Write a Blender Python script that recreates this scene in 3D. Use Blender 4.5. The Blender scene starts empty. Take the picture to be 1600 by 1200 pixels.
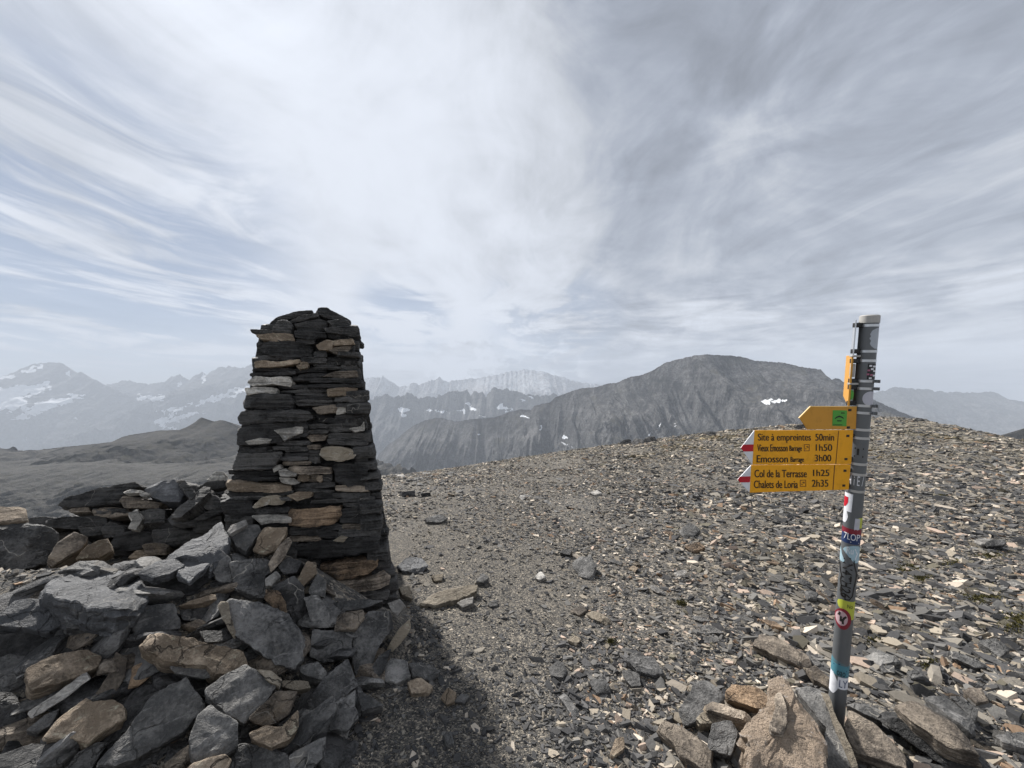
import bpy, bmesh, math, random
import numpy as np
from mathutils import Vector, Matrix

R = math.radians
scene = bpy.context.scene
COL = scene.collection
CAMH = 1.55          # eye height above the summit ground
F = 600.0            # focal length in photo pixels (1600 wide)
HZ = 610.0           # photo row of the horizon
SUN_EL, SUN_AZ = 44.0, -39.0    # azimuth from +Y towards +X

# ------------------------------------------------------------------ camera
cam = bpy.data.cameras.new('camera')
cam.sensor_width = 36.0
cam.lens = 36.0 * F / 1600.0
cam.shift_y = (HZ - 600.0) / 1600.0
cam.clip_start = 0.05
cam.clip_end = 300000.0
camo = bpy.data.objects.new('camera', cam)
COL.objects.link(camo)
camo.location = (0, 0, CAMH)
camo.rotation_euler = (R(90), 0, 0)
scene.camera = camo

# ------------------------------------------------------------------ view, render
scene.view_settings.view_transform = 'Standard'
scene.view_settings.look = 'None'
scene.view_settings.gamma = 1.0
scene.view_settings.use_curve_mapping = False
scene.view_settings.exposure = 0.9
scene.cycles.volume_bounces = 1
scene.cycles.max_bounces = 5
scene.cycles.diffuse_bounces = 2
scene.cycles.glossy_bounces = 2
scene.cycles.use_denoising = True

# ------------------------------------------------------------------ sun
sl = bpy.data.lights.new('sun', 'SUN')
sl.energy = 4.9
sl.angle = R(2.6)
sl.color = (1.0, 0.965, 0.92)
so = bpy.data.objects.new('sun', sl)
COL.objects.link(so)
sund = Vector((math.cos(R(SUN_EL)) * math.sin(R(SUN_AZ)), math.cos(R(SUN_EL)) * math.cos(R(SUN_AZ)), math.sin(R(SUN_EL))))
so.rotation_euler = (-sund).to_track_quat('-Z', 'Y').to_euler()
so.location = (0, 0, 50)

# ------------------------------------------------------------------ node helper
class NT:
    def __init__(self, tree):
        self.t = tree
    def n(self, typ, ins=None, **kw):
        nd = self.t.nodes.new(typ)
        for k, v in kw.items():
            setattr(nd, k, v)
        for k, v in (ins or {}).items():
            s = nd.inputs[k]
            if isinstance(v, bpy.types.NodeSocket):
                self.t.links.new(v, s)
            else:
                s.default_value = v
        return nd
    def math(self, op, a, b=0.0, c=0.0, clamp=False):
        return self.n('ShaderNodeMath', {0: a, 1: b, 2: c}, operation=op, use_clamp=clamp).outputs[0]
    def ramp(self, fac, stops, interp='LINEAR'):
        nd = self.n('ShaderNodeValToRGB', {0: fac})
        cr = nd.color_ramp
        cr.interpolation = interp
        while len(cr.elements) < len(stops):
            cr.elements.new(0.5)
        for e, (p, c) in zip(cr.elements, stops):
            e.position = p
            e.color = (c, c, c, 1) if isinstance(c, (int, float)) else (*c, 1)
        return nd.outputs[0]
    def mix(self, fac, a, b, blend='MIX'):
        nd = self.n('ShaderNodeMix', None, data_type='RGBA', blend_type=blend)
        for i, v in ((0, fac), (6, a), (7, b)):
            s = nd.inputs[i]
            if isinstance(v, bpy.types.NodeSocket):
                self.t.links.new(v, s)
            else:
                s.default_value = v if i == 0 else ((*v, 1) if len(v) == 3 else v)
        return nd.outputs[2]
    def noise(self, vec, scale, detail=4, rough=0.55, dist=0.0):
        return self.n('ShaderNodeTexNoise', {'Vector': vec, 'Scale': scale, 'Detail': detail, 'Roughness': rough, 'Distortion': dist}).outputs[0]
    def smooth(self, v, a, b, lo=0.0, hi=1.0):
        return self.n('ShaderNodeMapRange', {0: v, 1: a, 2: b, 3: lo, 4: hi}, interpolation_type='SMOOTHSTEP').outputs[0]

# ------------------------------------------------------------------ world: sky with high streaked cloud
w = bpy.data.worlds.new('World')
scene.world = w
w.use_nodes = True
w.node_tree.nodes.clear()
g = NT(w.node_tree)
tc = g.n('ShaderNodeTexCoord').outputs['Generated']
sky = g.n('ShaderNodeTexSky', None, sky_type='NISHITA', sun_disc=False, sun_elevation=R(SUN_EL), sun_rotation=R(SUN_AZ),
          altitude=2800.0, air_density=1.0, dust_density=1.5, ozone_density=1.0).outputs[0]
sep = g.n('ShaderNodeSeparateXYZ', {0: tc})
X_, Y_, Z_ = sep.outputs
zc = g.math('ADD', g.math('MAXIMUM', Z_, 0.0), 0.10)
u_ = g.math('DIVIDE', X_, zc)
v_ = g.math('DIVIDE', Y_, zc)
pl0 = g.n('ShaderNodeCombineXYZ', {0: u_, 1: v_, 2: 0.0}).outputs[0]
wv_ = g.n('ShaderNodeTexNoise', {'Vector': g.n('ShaderNodeMapping', {'Vector': pl0, 'Scale': (0.55, 0.4, 1)}).outputs[0], 'Scale': 1.0, 'Detail': 3.0}).outputs[1]
wv_ = g.n('ShaderNodeVectorMath', {0: g.n('ShaderNodeVectorMath', {0: wv_, 1: (0.5, 0.5, 0.5)}, operation='SUBTRACT').outputs[0], 'Scale': 2.2}, operation='SCALE').outputs[0]
pl = g.n('ShaderNodeVectorMath', {0: pl0, 1: wv_}, operation='ADD').outputs[0]
def stretched(sx, sy, rot=0.0, off=(0, 0, 0)):
    r = g.n('ShaderNodeVectorRotate', {'Vector': pl, 'Angle': R(rot)}, rotation_type='Z_AXIS').outputs[0]
    return g.n('ShaderNodeMapping', {'Vector': r, 'Location': off, 'Scale': (sx, sy, 1)}).outputs[0]
dot = g.n('ShaderNodeVectorMath', {0: tc, 1: tuple(sund)}, operation='DOT_PRODUCT').outputs['Value']
glow = g.math('POWER', g.math('MAXIMUM', dot, 0.0), 9.0)
glow2 = g.math('POWER', g.math('MAXIMUM', dot, 0.0), 60.0)
def lobe(px, py, rad, soft=0.0):
    # 1 around a place in the sky, falling off over rad degrees
    d = Vector(((px - 800) / F, 1.0, (HZ - py) / F)).normalized()
    dd = g.n('ShaderNodeVectorMath', {0: tc, 1: tuple(d)}, operation='DOT_PRODUCT').outputs['Value']
    return g.smooth(dd, math.cos(R(rad)), math.cos(R(rad * soft)))
big = g.noise(stretched(0.42, 0.36, 20, (3.1, 1.7, 0.0)), 1.0, 5, 0.55, 0.9)
streak = g.noise(stretched(1.7, 0.5, 4, (5.3, 4.2, 0)), 1.0, 9, 0.62, 0.6)
fine = g.noise(stretched(4.0, 1.8, 14, (7.3, 1.2, 0)), 1.0, 10, 0.62, 0.9)
wisp = g.noise(stretched(1.0, 0.8, 30, (1.3, 8.2, 0)), 1.0, 10, 0.62, 1.8)
cell = g.noise(g.n('ShaderNodeMapping', {'Vector': tc, 'Location': (0.7, 2.4, 1.1), 'Scale': (2.6, 2.6, 4.2)}).outputs[0], 1.0, 9, 0.58, 0.9)
# flat cloud banks low over the horizon
bank = g.noise(g.n('ShaderNodeMapping', {'Vector': tc, 'Location': (3.3, 0.4, 0), 'Scale': (5.0, 5.0, 30.0)}).outputs[0], 1.0, 9, 0.6, 0.5)
puff = g.noise(g.n('ShaderNodeMapping', {'Vector': tc, 'Location': (1.3, 5.4, 0), 'Scale': (16.0, 16.0, 26.0)}).outputs[0], 1.0, 8, 0.6, 0.4)
lowm = g.math('MULTIPLY', g.smooth(Z_, 0.02, 0.08), g.smooth(Z_, 0.16, 0.28, 1.0, 0.0))
def acc(*terms):
    t = terms[0]
    for q in terms[1:]:
        t = g.math('ADD', t, q)
    return t
def sc_(v, k, c=0.5):
    return g.math('MULTIPLY', g.math('SUBTRACT', v, c), k)
# how bright the high cloud sheet is: thick white towards the sun, thinner and greyer to the right
S = acc(0.37, g.math('MULTIPLY', g.smooth(Y_, 0.1, -0.5), 0.42),  # unseen sky behind the camera, brightness added to lift the shaded faces
        g.math('MULTIPLY', lobe(380, 200, 50, 0.0), 0.38), g.math('MULTIPLY', lobe(680, 410, 32, 0.0), 0.17),
        g.math('MULTIPLY', lobe(1180, 60, 30, 0.0), -0.07), g.math('MULTIPLY', lobe(1560, 120, 24, 0.0), 0.08), g.math('MULTIPLY', lobe(1080, 360, 18, 0.0), 0.10),
        sc_(big, 0.35), sc_(streak, 0.30), sc_(fine, 0.36), sc_(wisp, 0.56), sc_(cell, 1.05),
        g.math('MULTIPLY', glow, 0.06), g.math('MULTIPLY', lowm, sc_(bank, 1.7, 0.41)),
        g.math('MULTIPLY', g.math('MULTIPLY', lobe(735, 572, 9.0, 0.0), g.smooth(puff, 0.42, 0.58)), 0.85), g.math('MULTIPLY', g.math('MULTIPLY', lobe(850, 582, 8.0, 0.0), g.smooth(puff, 0.44, 0.6)), 0.65))
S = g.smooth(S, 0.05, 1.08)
gapn = acc(sc_(streak, 3.0), sc_(fine, 1.2), sc_(big, 0.6), g.math('MULTIPLY', lowm, sc_(bank, 2.0, 0.47)))
gap = g.math('MAXIMUM', g.math('MULTIPLY', lobe(110, 400, 24, 0.25), g.smooth(gapn, -0.10, 0.50, 1.0, 0.0)),
             g.math('MAXIMUM', g.math('MULTIPLY', lobe(630, 490, 8, 0.0), g.smooth(gapn, -0.2, 0.3, 0.9, 0.0)), g.math('MULTIPLY', lobe(860, 500, 12, 0.0), g.smooth(gapn, -0.2, 0.25, 0.6, 0.0))))
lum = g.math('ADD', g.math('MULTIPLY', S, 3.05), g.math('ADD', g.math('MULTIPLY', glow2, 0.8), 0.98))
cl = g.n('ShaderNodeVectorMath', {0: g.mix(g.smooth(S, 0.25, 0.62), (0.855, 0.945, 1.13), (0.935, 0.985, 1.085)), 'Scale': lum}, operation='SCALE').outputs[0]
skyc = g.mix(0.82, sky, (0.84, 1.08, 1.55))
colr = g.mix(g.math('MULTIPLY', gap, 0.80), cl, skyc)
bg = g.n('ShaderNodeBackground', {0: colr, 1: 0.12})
g.n('ShaderNodeOutputWorld', {0: bg.outputs[0]})

# ------------------------------------------------------------------ numeric noise
def _hash(ix, iy, iz, seed):
    h = (ix * 374761393 + iy * 668265263 + iz * 2147483647 + seed * 1274126177) & 0xFFFFFFFF
    h = ((h ^ (h >> 13)) * 1274126177) & 0xFFFFFFFF
    h = ((h ^ (h >> 16)) * 2246822519) & 0xFFFFFFFF
    return ((h ^ (h >> 15)) & 0xFFFFFF) / float(0xFFFFFF)

def vnoise(x, y, z=0.0, seed=0):
    x, y, z = np.broadcast_arrays(np.asarray(x, float), np.asarray(y, float), np.asarray(z, float))
    fx, fy, fz = np.floor(x), np.floor(y), np.floor(z)
    ix, iy, iz = fx.astype(np.int64), fy.astype(np.int64), fz.astype(np.int64)
    tx, ty, tz = x - fx, y - fy, z - fz
    tx, ty, tz = (t * t * t * (t * (t * 6 - 15) + 10) for t in (tx, ty, tz))
    out = 0
    for dx in (0, 1):
        for dy in (0, 1):
            for dz in (0, 1):
                wgt = (tx if dx else 1 - tx) * (ty if dy else 1 - ty) * (tz if dz else 1 - tz)
                out = out + wgt * _hash(ix + dx, iy + dy, iz + dz, seed)
    return out * 2 - 1

def fbm(x, y, z=0.0, seed=0, octaves=5, gain=0.5, ridged=False):
    s, a, f, tot = 0, 1.0, 1.0, 0.0
    for o in range(octaves):
        n = vnoise(np.asarray(x) * f + 17.3 * o, np.asarray(y) * f - 9.1 * o, np.asarray(z) * f + 3.7 * o, seed + o)
        if ridged:
            n = 1 - 2 * np.abs(n)
        s = s + a * n
        tot += a
        a *= gain
        f *= 2.03
    return s / tot

def sstep(a, b, x):
    t = np.clip((x - a) / (b - a), 0, 1)
    return t * t * (3 - 2 * t)

# ------------------------------------------------------------------ mesh helpers
def mesh_np(name, V, quads=None, tris=None, mat=None, smooth=False, sharp=None):
    me = bpy.data.meshes.new(name)
    V = np.asarray(V, np.float32)
    me.vertices.add(len(V))
    me.vertices.foreach_set('co', V.ravel())
    loops, starts, tot = [], [], 0
    for fcs, k in ((quads, 4), (tris, 3)):
        if fcs is not None and len(fcs):
            fcs = np.asarray(fcs, np.int32)
            loops.append(fcs.ravel())
            starts.append(tot + np.arange(len(fcs), dtype=np.int32) * k)
            tot += fcs.size
    L = np.concatenate(loops)
    S = np.concatenate(starts)
    me.loops.add(len(L))
    me.loops.foreach_set('vertex_index', L)
    me.polygons.add(len(S))
    me.polygons.foreach_set('loop_start', S)
    me.update(calc_edges=True)
    me.validate()
    if not smooth:
        me.polygons.foreach_set('use_smooth', np.zeros(len(me.polygons), bool))
    if smooth:
        me.polygons.foreach_set('use_smooth', np.ones(len(me.polygons), bool))
        if sharp:
            me.set_sharp_from_angle(angle=R(sharp))
    if mat:
        me.materials.append(mat)
    return me

def grid_quads(nr, nc, wrap=False):
    i = np.arange(nr - 1)[:, None]
    j = np.arange(nc if wrap else nc - 1)[None, :]
    j2 = (j + 1) % nc
    return np.stack([i * nc + j, i * nc + j2, (i + 1) * nc + j2, (i + 1) * nc + j], -1).reshape(-1, 4)

def link(me, name, parent=None, loc=None, rot=None, mw=None):
    o = bpy.data.objects.new(name, me)
    COL.objects.link(o)
    if parent is not None:
        o.parent = parent
    if mw is not None:
        o.matrix_local = mw
    if loc is not None:
        o.location = loc
    if rot is not None:
        o.rotation_euler = rot
    return o

def tag(o, label=None, cat=None, group=None, kind=None):
    for k, v in (('label', label), ('category', cat), ('group', group), ('kind', kind)):
        if v:
            o[k] = v
    return o

def empty(name, loc=(0, 0, 0), mw=None):
    o = bpy.data.objects.new(name, None)
    COL.objects.link(o)
    o.empty_display_size = 0.2
    if mw is not None:
        o.matrix_world = mw
    else:
        o.location = loc
    return o

def attr(me, name, vals):
    a = me.attributes.new(name, 'FLOAT', 'POINT')
    a.data.foreach_set('value', np.asarray(vals, np.float32).ravel())

def ray(px, py):
    return np.array([(px - 800.0) / F, 1.0, (HZ - py) / F])

CAM = np.array([0.0, 0.0, CAMH])

# ------------------------------------------------------------------ materials
def newmat(name):
    m = bpy.data.materials.new(name)
    m.use_nodes = True
    m.node_tree.nodes.clear()
    return m, NT(m.node_tree)

def finish(m, q, base, rough=0.8, bump=None, bstr=0.3, bdist=0.01, metal=0.0, spec=0.3):
    ins = {'Base Color': base if isinstance(base, bpy.types.NodeSocket) else (*base, 1), 'Roughness': rough, 'Metallic': metal, 'Specular IOR Level': spec}
    if bump is not None:
        ins['Normal'] = q.n('ShaderNodeBump', {'Strength': bstr, 'Distance': bdist, 'Height': bump}).outputs[0]
    p = q.n('ShaderNodeBsdfPrincipled', ins)
    q.n('ShaderNodeOutputMaterial', {0: p.outputs[0]})
    return m

def plain(name, col, rough=0.5, metal=0.0, spec=0.4, wear=0.0, wearcol=(0.2, 0.2, 0.2)):
    m, q = newmat(name)
    tcn = q.n('ShaderNodeTexCoord').outputs['Object']
    n = q.noise(tcn, 38.0, 6, 0.65)
    c = q.mix(q.math('MULTIPLY', q.smooth(n, 0.45, 0.75), 0.35 + wear), col, tuple(a * 0.6 + 0.4 * b * 0.5 for a, b in zip(col, wearcol)))
    return finish(m, q, c, rough, n, 0.08, 0.002, metal, spec)

def rockmat(name, dark, light, stain=None, stain_amt=0.0, vein=0.0, strata=1.0, rough=0.72, bumpk=1.0, axis=2, cracks=1.0):
    """layered rock: bands across the local axis, grain, stains and thin quartz veins"""
    m, q = newmat(name)
    oc = q.n('ShaderNodeTexCoord').outputs['Object']
    info = q.n('ShaderNodeObjectInfo')
    rnd = info.outputs['Random']
    off = q.n('ShaderNodeCombineXYZ', {0: q.math('MULTIPLY', rnd, 37.0), 1: q.math('MULTIPLY', rnd, 91.0), 2: q.math('MULTIPLY', rnd, 53.0)}).outputs[0]
    p = q.n('ShaderNodeVectorMath', {0: oc, 1: off}, operation='ADD').outputs[0]
    sc = [2.5, 2.5, 2.5]
    sc[axis] = 55.0
    lam = q.noise(q.n('ShaderNodeMapping', {'Vector': p, 'Scale': tuple(sc)}).outputs[0], 1.0, 5, 0.6, 0.25)
    med = q.noise(p, 7.0, 6, 0.6, 0.3)
    fin = q.noise(p, 75.0, 5, 0.65)
    grit = q.noise(p, 260.0, 3, 0.6)
    f = q.math('ADD', q.math('MULTIPLY', med, 0.5), q.math('ADD', q.math('MULTIPLY', lam, 0.35 * strata), q.math('MULTIPLY', fin, 0.25)))
    c = q.mix(q.smooth(f, 0.45, 0.68), dark, light)
    # freshly broken edges show the paler inside of the rock
    pt = q.n('ShaderNodeNewGeometry').outputs['Pointiness']
    c = q.mix(q.math('MULTIPLY', q.smooth(q.math('ADD', pt, q.math('MULTIPLY', q.math('SUBTRACT', fin, 0.5), 0.12)), 0.535, 0.62), 0.55), c, tuple(min(0.8, 0.05 + 1.25 * v_) for v_ in light))
    if stain is not None:
        sn = q.smooth(q.noise(p, 4.5, 7, 0.68, 0.6), 0.62 - 0.25 * stain_amt, 0.80 - 0.25 * stain_amt)
        c = q.mix(q.math('MULTIPLY', sn, 0.85), c, stain)
    cv = q.n('ShaderNodeTexVoronoi', {'Vector': q.n('ShaderNodeVectorMath', {0: p, 1: q.n('ShaderNodeVectorMath', {0: q.n('ShaderNodeTexNoise', {'Vector': p, 'Scale': 9.0, 'Detail': 4.0}).outputs[1], 'Scale': 0.16}, operation='SCALE').outputs[0]}, operation='ADD').outputs[0], 'Scale': 6.5}, feature='DISTANCE_TO_EDGE').outputs[0]
    crack = q.math('MULTIPLY', q.smooth(cv, 0.003, 0.022, 1.0, 0.0), q.smooth(q.noise(p, 4.0, 3), 0.46, 0.60))
    c = q.mix(q.math('MULTIPLY', crack, 0.45 * cracks), c, tuple(0.35 * v_ for v_ in dark))
    scuff = q.smooth(q.noise(q.n('ShaderNodeMapping', {'Vector': p, 'Scale': (1.0, 2.2, 1.4)}).outputs[0], 15.0, 7, 0.68, 0.6), 0.57, 0.69)
    c = q.mix(q.math('MULTIPLY', scuff, 0.40), c, tuple(min(0.8, 0.03 + 1.5 * v_) for v_ in light))
    if vein > 0:
        vw = q.n('ShaderNodeVectorMath', {0: p, 1: q.n('ShaderNodeVectorMath', {0: q.n('ShaderNodeTexNoise', {'Vector': p, 'Scale': 6.0, 'Detail': 3.0}).outputs[1], 'Scale': 0.22}, operation='SCALE').outputs[0]}, operation='ADD').outputs[0]
        vo = q.n('ShaderNodeTexVoronoi', {'Vector': vw, 'Scale': 2.6}, feature='DISTANCE_TO_EDGE').outputs[0]
        line = q.smooth(vo, 0.002, 0.008, 1.0, 0.0)
        gate = q.smooth(q.noise(p, 3.1, 3), 0.54, 0.64)
        c = q.mix(q.math('MULTIPLY', q.math('MULTIPLY', line, gate), vein), c, (0.42, 0.39, 0.34))
    bright = q.math('ADD', 0.72, q.math('MULTIPLY', rnd, 0.56))
    c = q.n('ShaderNodeVectorMath', {0: c, 'Scale': bright}, operation='SCALE').outputs[0]
    led = q.math('SNAP', q.noise(p, 5.5, 5, 0.55, 0.5), 0.045)
    h = q.math('ADD', q.math('ADD', q.math('SUBTRACT', q.math('MULTIPLY', led, 2.6), q.math('MULTIPLY', crack, 0.4 * cracks)), q.math('MULTIPLY', lam, 0.9 * strata)), q.math('ADD', q.math('MULTIPLY', med, 0.9), q.math('ADD', q.math('MULTIPLY', fin, 0.35), q.math('MULTIPLY', grit, 0.12))))
    return finish(m, q, c, rough, h, 1.0 * bumpk, 0.032, 0.0, 0.35)

def rockset(axis, sfx, k=1.0):
    d = {}
    d['black'] = rockmat('black slate' + sfx, (0.013, 0.013, 0.013), (0.092, 0.089, 0.087), (0.16, 0.15, 0.13), 0.05, 0.5, 1.0, 0.60, 1.0, axis, 1.0 if k == 1.0 else 0.0)
    d['dark'] = rockmat('dark slate' + sfx, (0.034, 0.034, 0.034), (0.175, 0.170, 0.163), (0.20, 0.18, 0.15), 0.10, 0.6, 1.0, 0.64, 1.0, axis, 1.0 if k == 1.0 else 0.0)
    d['grey'] = rockmat('grey slate' + sfx, (0.070, 0.069, 0.067), (0.26, 0.25, 0.235), (0.24, 0.21, 0.17), 0.12, 0.5, 0.8, 0.7, 1.0, axis, 1.0 if k == 1.0 else 0.0)
    d['blue'] = rockmat('blue grey slate' + sfx, (0.085, 0.087, 0.091), (0.235, 0.237, 0.243), (0.30, 0.28, 0.25), 0.0, 0.3, 0.5, 0.62, 1.1, axis, 1.0 if k == 1.0 else 0.0)
    d['pale'] = rockmat('pale schist' + sfx, (0.17, 0.16, 0.148), (0.48, 0.455, 0.415), (0.10, 0.095, 0.09), 0.10, 0.3, 1.0, 0.68, 1.0, axis, 1.0 if k == 1.0 else 0.0)
    d['brown'] = rockmat('brown schist' + sfx, (0.070, 0.058, 0.047), (0.33, 0.275, 0.215), (0.28, 0.22, 0.15), 0.25, 0.5, 1.0, 0.75, 1.1, axis, 1.0 if k == 1.0 else 0.0)
    d['tan'] = rockmat('tan quartzite' + sfx, (0.20, 0.155, 0.11), (0.62, 0.50, 0.375), (0.08, 0.068, 0.055), 0.20, 0.2, 0.7, 0.8, 1.4, axis, 1.0 if k == 1.0 else 0.0)
    d['cream'] = rockmat('cream quartz' + sfx, (0.27, 0.23, 0.175), (0.56, 0.495, 0.40), (0.16, 0.115, 0.07), 0.25, 0.0, 0.4, 0.8, 1.5, axis, 1.0 if k == 1.0 else 0.0)
    d['rust'] = rockmat('rusty schist' + sfx, (0.08, 0.058, 0.040), (0.40, 0.28, 0.18), (0.05, 0.042, 0.036), 0.30, 0.2, 1.0, 0.8, 1.3, axis, 1.0 if k == 1.0 else 0.0)
    if k != 1.0:
        d['pale'] = rockmat('pale schist' + sfx, (0.20, 0.19, 0.172), (0.66, 0.62, 0.55), (0.10, 0.095, 0.09), 0.15, 0.3, 1.0, 0.68, 1.0, axis, 0.0)
        d['cream'] = rockmat('cream quartz' + sfx, (0.34, 0.29, 0.22), (0.78, 0.69, 0.55), (0.16, 0.115, 0.07), 0.25, 0.0, 0.4, 0.8, 1.5, axis, 0.0)
        d['black'] = rockmat('black slate' + sfx, (0.007, 0.007, 0.007), (0.060, 0.058, 0.056), (0.13, 0.12, 0.10), 0.02, 0.5, 1.2, 0.60, 1.2, axis, 1.0 if k == 1.0 else 0.0)
        d['dark'] = rockmat('dark slate' + sfx, (0.013, 0.013, 0.013), (0.105, 0.101, 0.096), (0.17, 0.15, 0.12), 0.06, 0.6, 1.2, 0.64, 1.2, axis, 1.0 if k == 1.0 else 0.0)
        d['grey'] = rockmat('grey slate' + sfx, (0.022, 0.022, 0.021), (0.125, 0.12, 0.113), (0.24, 0.21, 0.17), 0.12, 0.5, 1.2, 0.7, 1.2, axis, 1.0 if k == 1.0 else 0.0)
    return d
ROCK = rockset(2, '')

# ------------------------------------------------------------------ the summit ground as a height function
_SX = np.array([-2600, -800, 0, 300, 590, 700, 800, 900, 1000, 1100, 1180, 1290, 1390, 1430, 1500, 1600, 1800, 2400, 4000.])
_SP = np.array([1000, 960, 900, 850, 746, 732, 717, 703, 690, 677, 670, 661, 652, 655, 668, 690, 740, 800, 900.])
_SD = np.array([4, 4, 4.5, 5.5, 9, 10.5, 13, 16, 20, 25, 28, 30, 28, 27, 24, 20, 14, 10, 8.])

def ground(x, y, micro=True):
    x = np.asarray(x, float); y = np.asarray(y, float)
    r = np.hypot(x, y) + 1e-6
    th = np.arctan2(x, y)
    tcl = np.clip(th, R(-76), R(76))
    t = np.tan(tcl)
    X = 800 + F * t
    c = np.cos(tcl)
    Rs = np.interp(X, _SX, _SD) / c
    s = (HZ - np.interp(X, _SX, _SP)) / F * c
    zs = CAMH + s * Rs
    z0 = np.interp(t, [-3, 0, 0.4, 0.85, 1.3, 3], [0, 0, 0.0, 0.03, 0.10, 0.10])
    z0 = z0 * sstep(0.2, 1.8, r)
    r0 = 2.0
    h = np.maximum(Rs - r0, 0.1)
    q = np.clip((r - r0) / h, 0, 1)
    m0 = -0.01
    z = (2*q**3 - 3*q**2 + 1) * z0 + (q**3 - 2*q**2 + q) * h * m0 + (-2*q**3 + 3*q**2) * zs + (q**3 - q**2) * h * s
    e = np.maximum(r - Rs, 0)
    k = 0.02
    e1 = (0.62 + s) / (2 * k)
    e1 = np.maximum(e1, 0.5)
    drop = np.where(e < e1, s * e - k * e * e, s * e1 - k * e1 * e1 - (2 * k * e1 - s) * (e - e1))
    z = z + drop
    # rubble bank in front and at the left
    H = np.interp(x, [-6, -3.6, -1.6, -1.25, -1.0, -0.72, -0.52], [0.62, 0.62, 0.60, 0.46, 0.31, 0.13, 0.0])
    yc = np.interp(x, [-6, -2.1, -1.6, -0.7], [1.95, 2.0, 2.35, 2.3])
    front = H - 0.58 * np.maximum(yc - y, 0)
    hollow = np.where(x < -1.2, 0.36, 0.0) * sstep(-1.2, -1.8, x)
    back = H + (hollow - H) * sstep(0.05, 0.45, y - yc)
    bank = np.where(y < yc, front, back)
    wall = 0.66 * sstep(3.0, 3.2, y) * sstep(3.8, 3.45, y) * sstep(-1.5, -1.9, x) * np.interp(x, [-6, -4.2, -3.5, -2.6, -2], [0.3, 0.6, 0.85, 1.0, 1.0])
    hol = np.where((y > yc), hollow, 0) * sstep(4.3, 3.5, y)
    z = np.where(y > 0, z + np.maximum(0, np.maximum(np.where(y < 3.4, np.maximum(bank, 0) * sstep(3.6, 3.0, y), 0), np.maximum(wall, hol))), z)
    if micro:
        z = z + 0.012 * fbm(x * 3.0, y * 3.0, 0, 5, 4) + 0.05 * fbm(x * 0.45, y * 0.45, 0, 9, 3) * sstep(2.5, 7, r)
        z = z + 0.12 * fbm(x * 0.16, y * 0.16, 0, 12, 3) * sstep(8, 20, r) * (1 - sstep(0.75, 1.0, r / Rs) * 0.6)
    return z

def pathmask(x, y):
    xc = np.interp(y, [0, 1.2, 1.6, 2.4, 3.5, 5, 8, 12], [-0.3, -0.32, -0.28, -0.08, -0.25, -0.75, -1.3, -1.6])
    hw = np.interp(y, [0, 1.2, 1.6, 2.4, 3.5, 5, 8, 12], [0.62, 0.55, 0.52, 0.55, 0.62, 0.7, 0.6, 0.5])
    d = np.abs(x - xc) + 0.22 * fbm(x * 1.3, y * 1.3, 0, 31, 3)
    return (1 - sstep(hw * 0.6, hw * 1.7, d)) * (1 - sstep(3.0, 6.5, y))

def hit(px, py, lift=0.0):
    """where the sight line through a photo pixel meets the ground raised by lift"""
    d = ray(px, py)
    Y = np.geomspace(0.5, 60, 1400)
    P = CAM[None] + d[None] * Y[:, None]
    g0 = ground(P[:, 0], P[:, 1], False) + lift
    b = np.nonzero(P[:, 2] < g0)[0]
    if not len(b):
        k = int(np.argmin(P[:, 2] - g0))
        return P[k]
    return P[b[0]]

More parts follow.
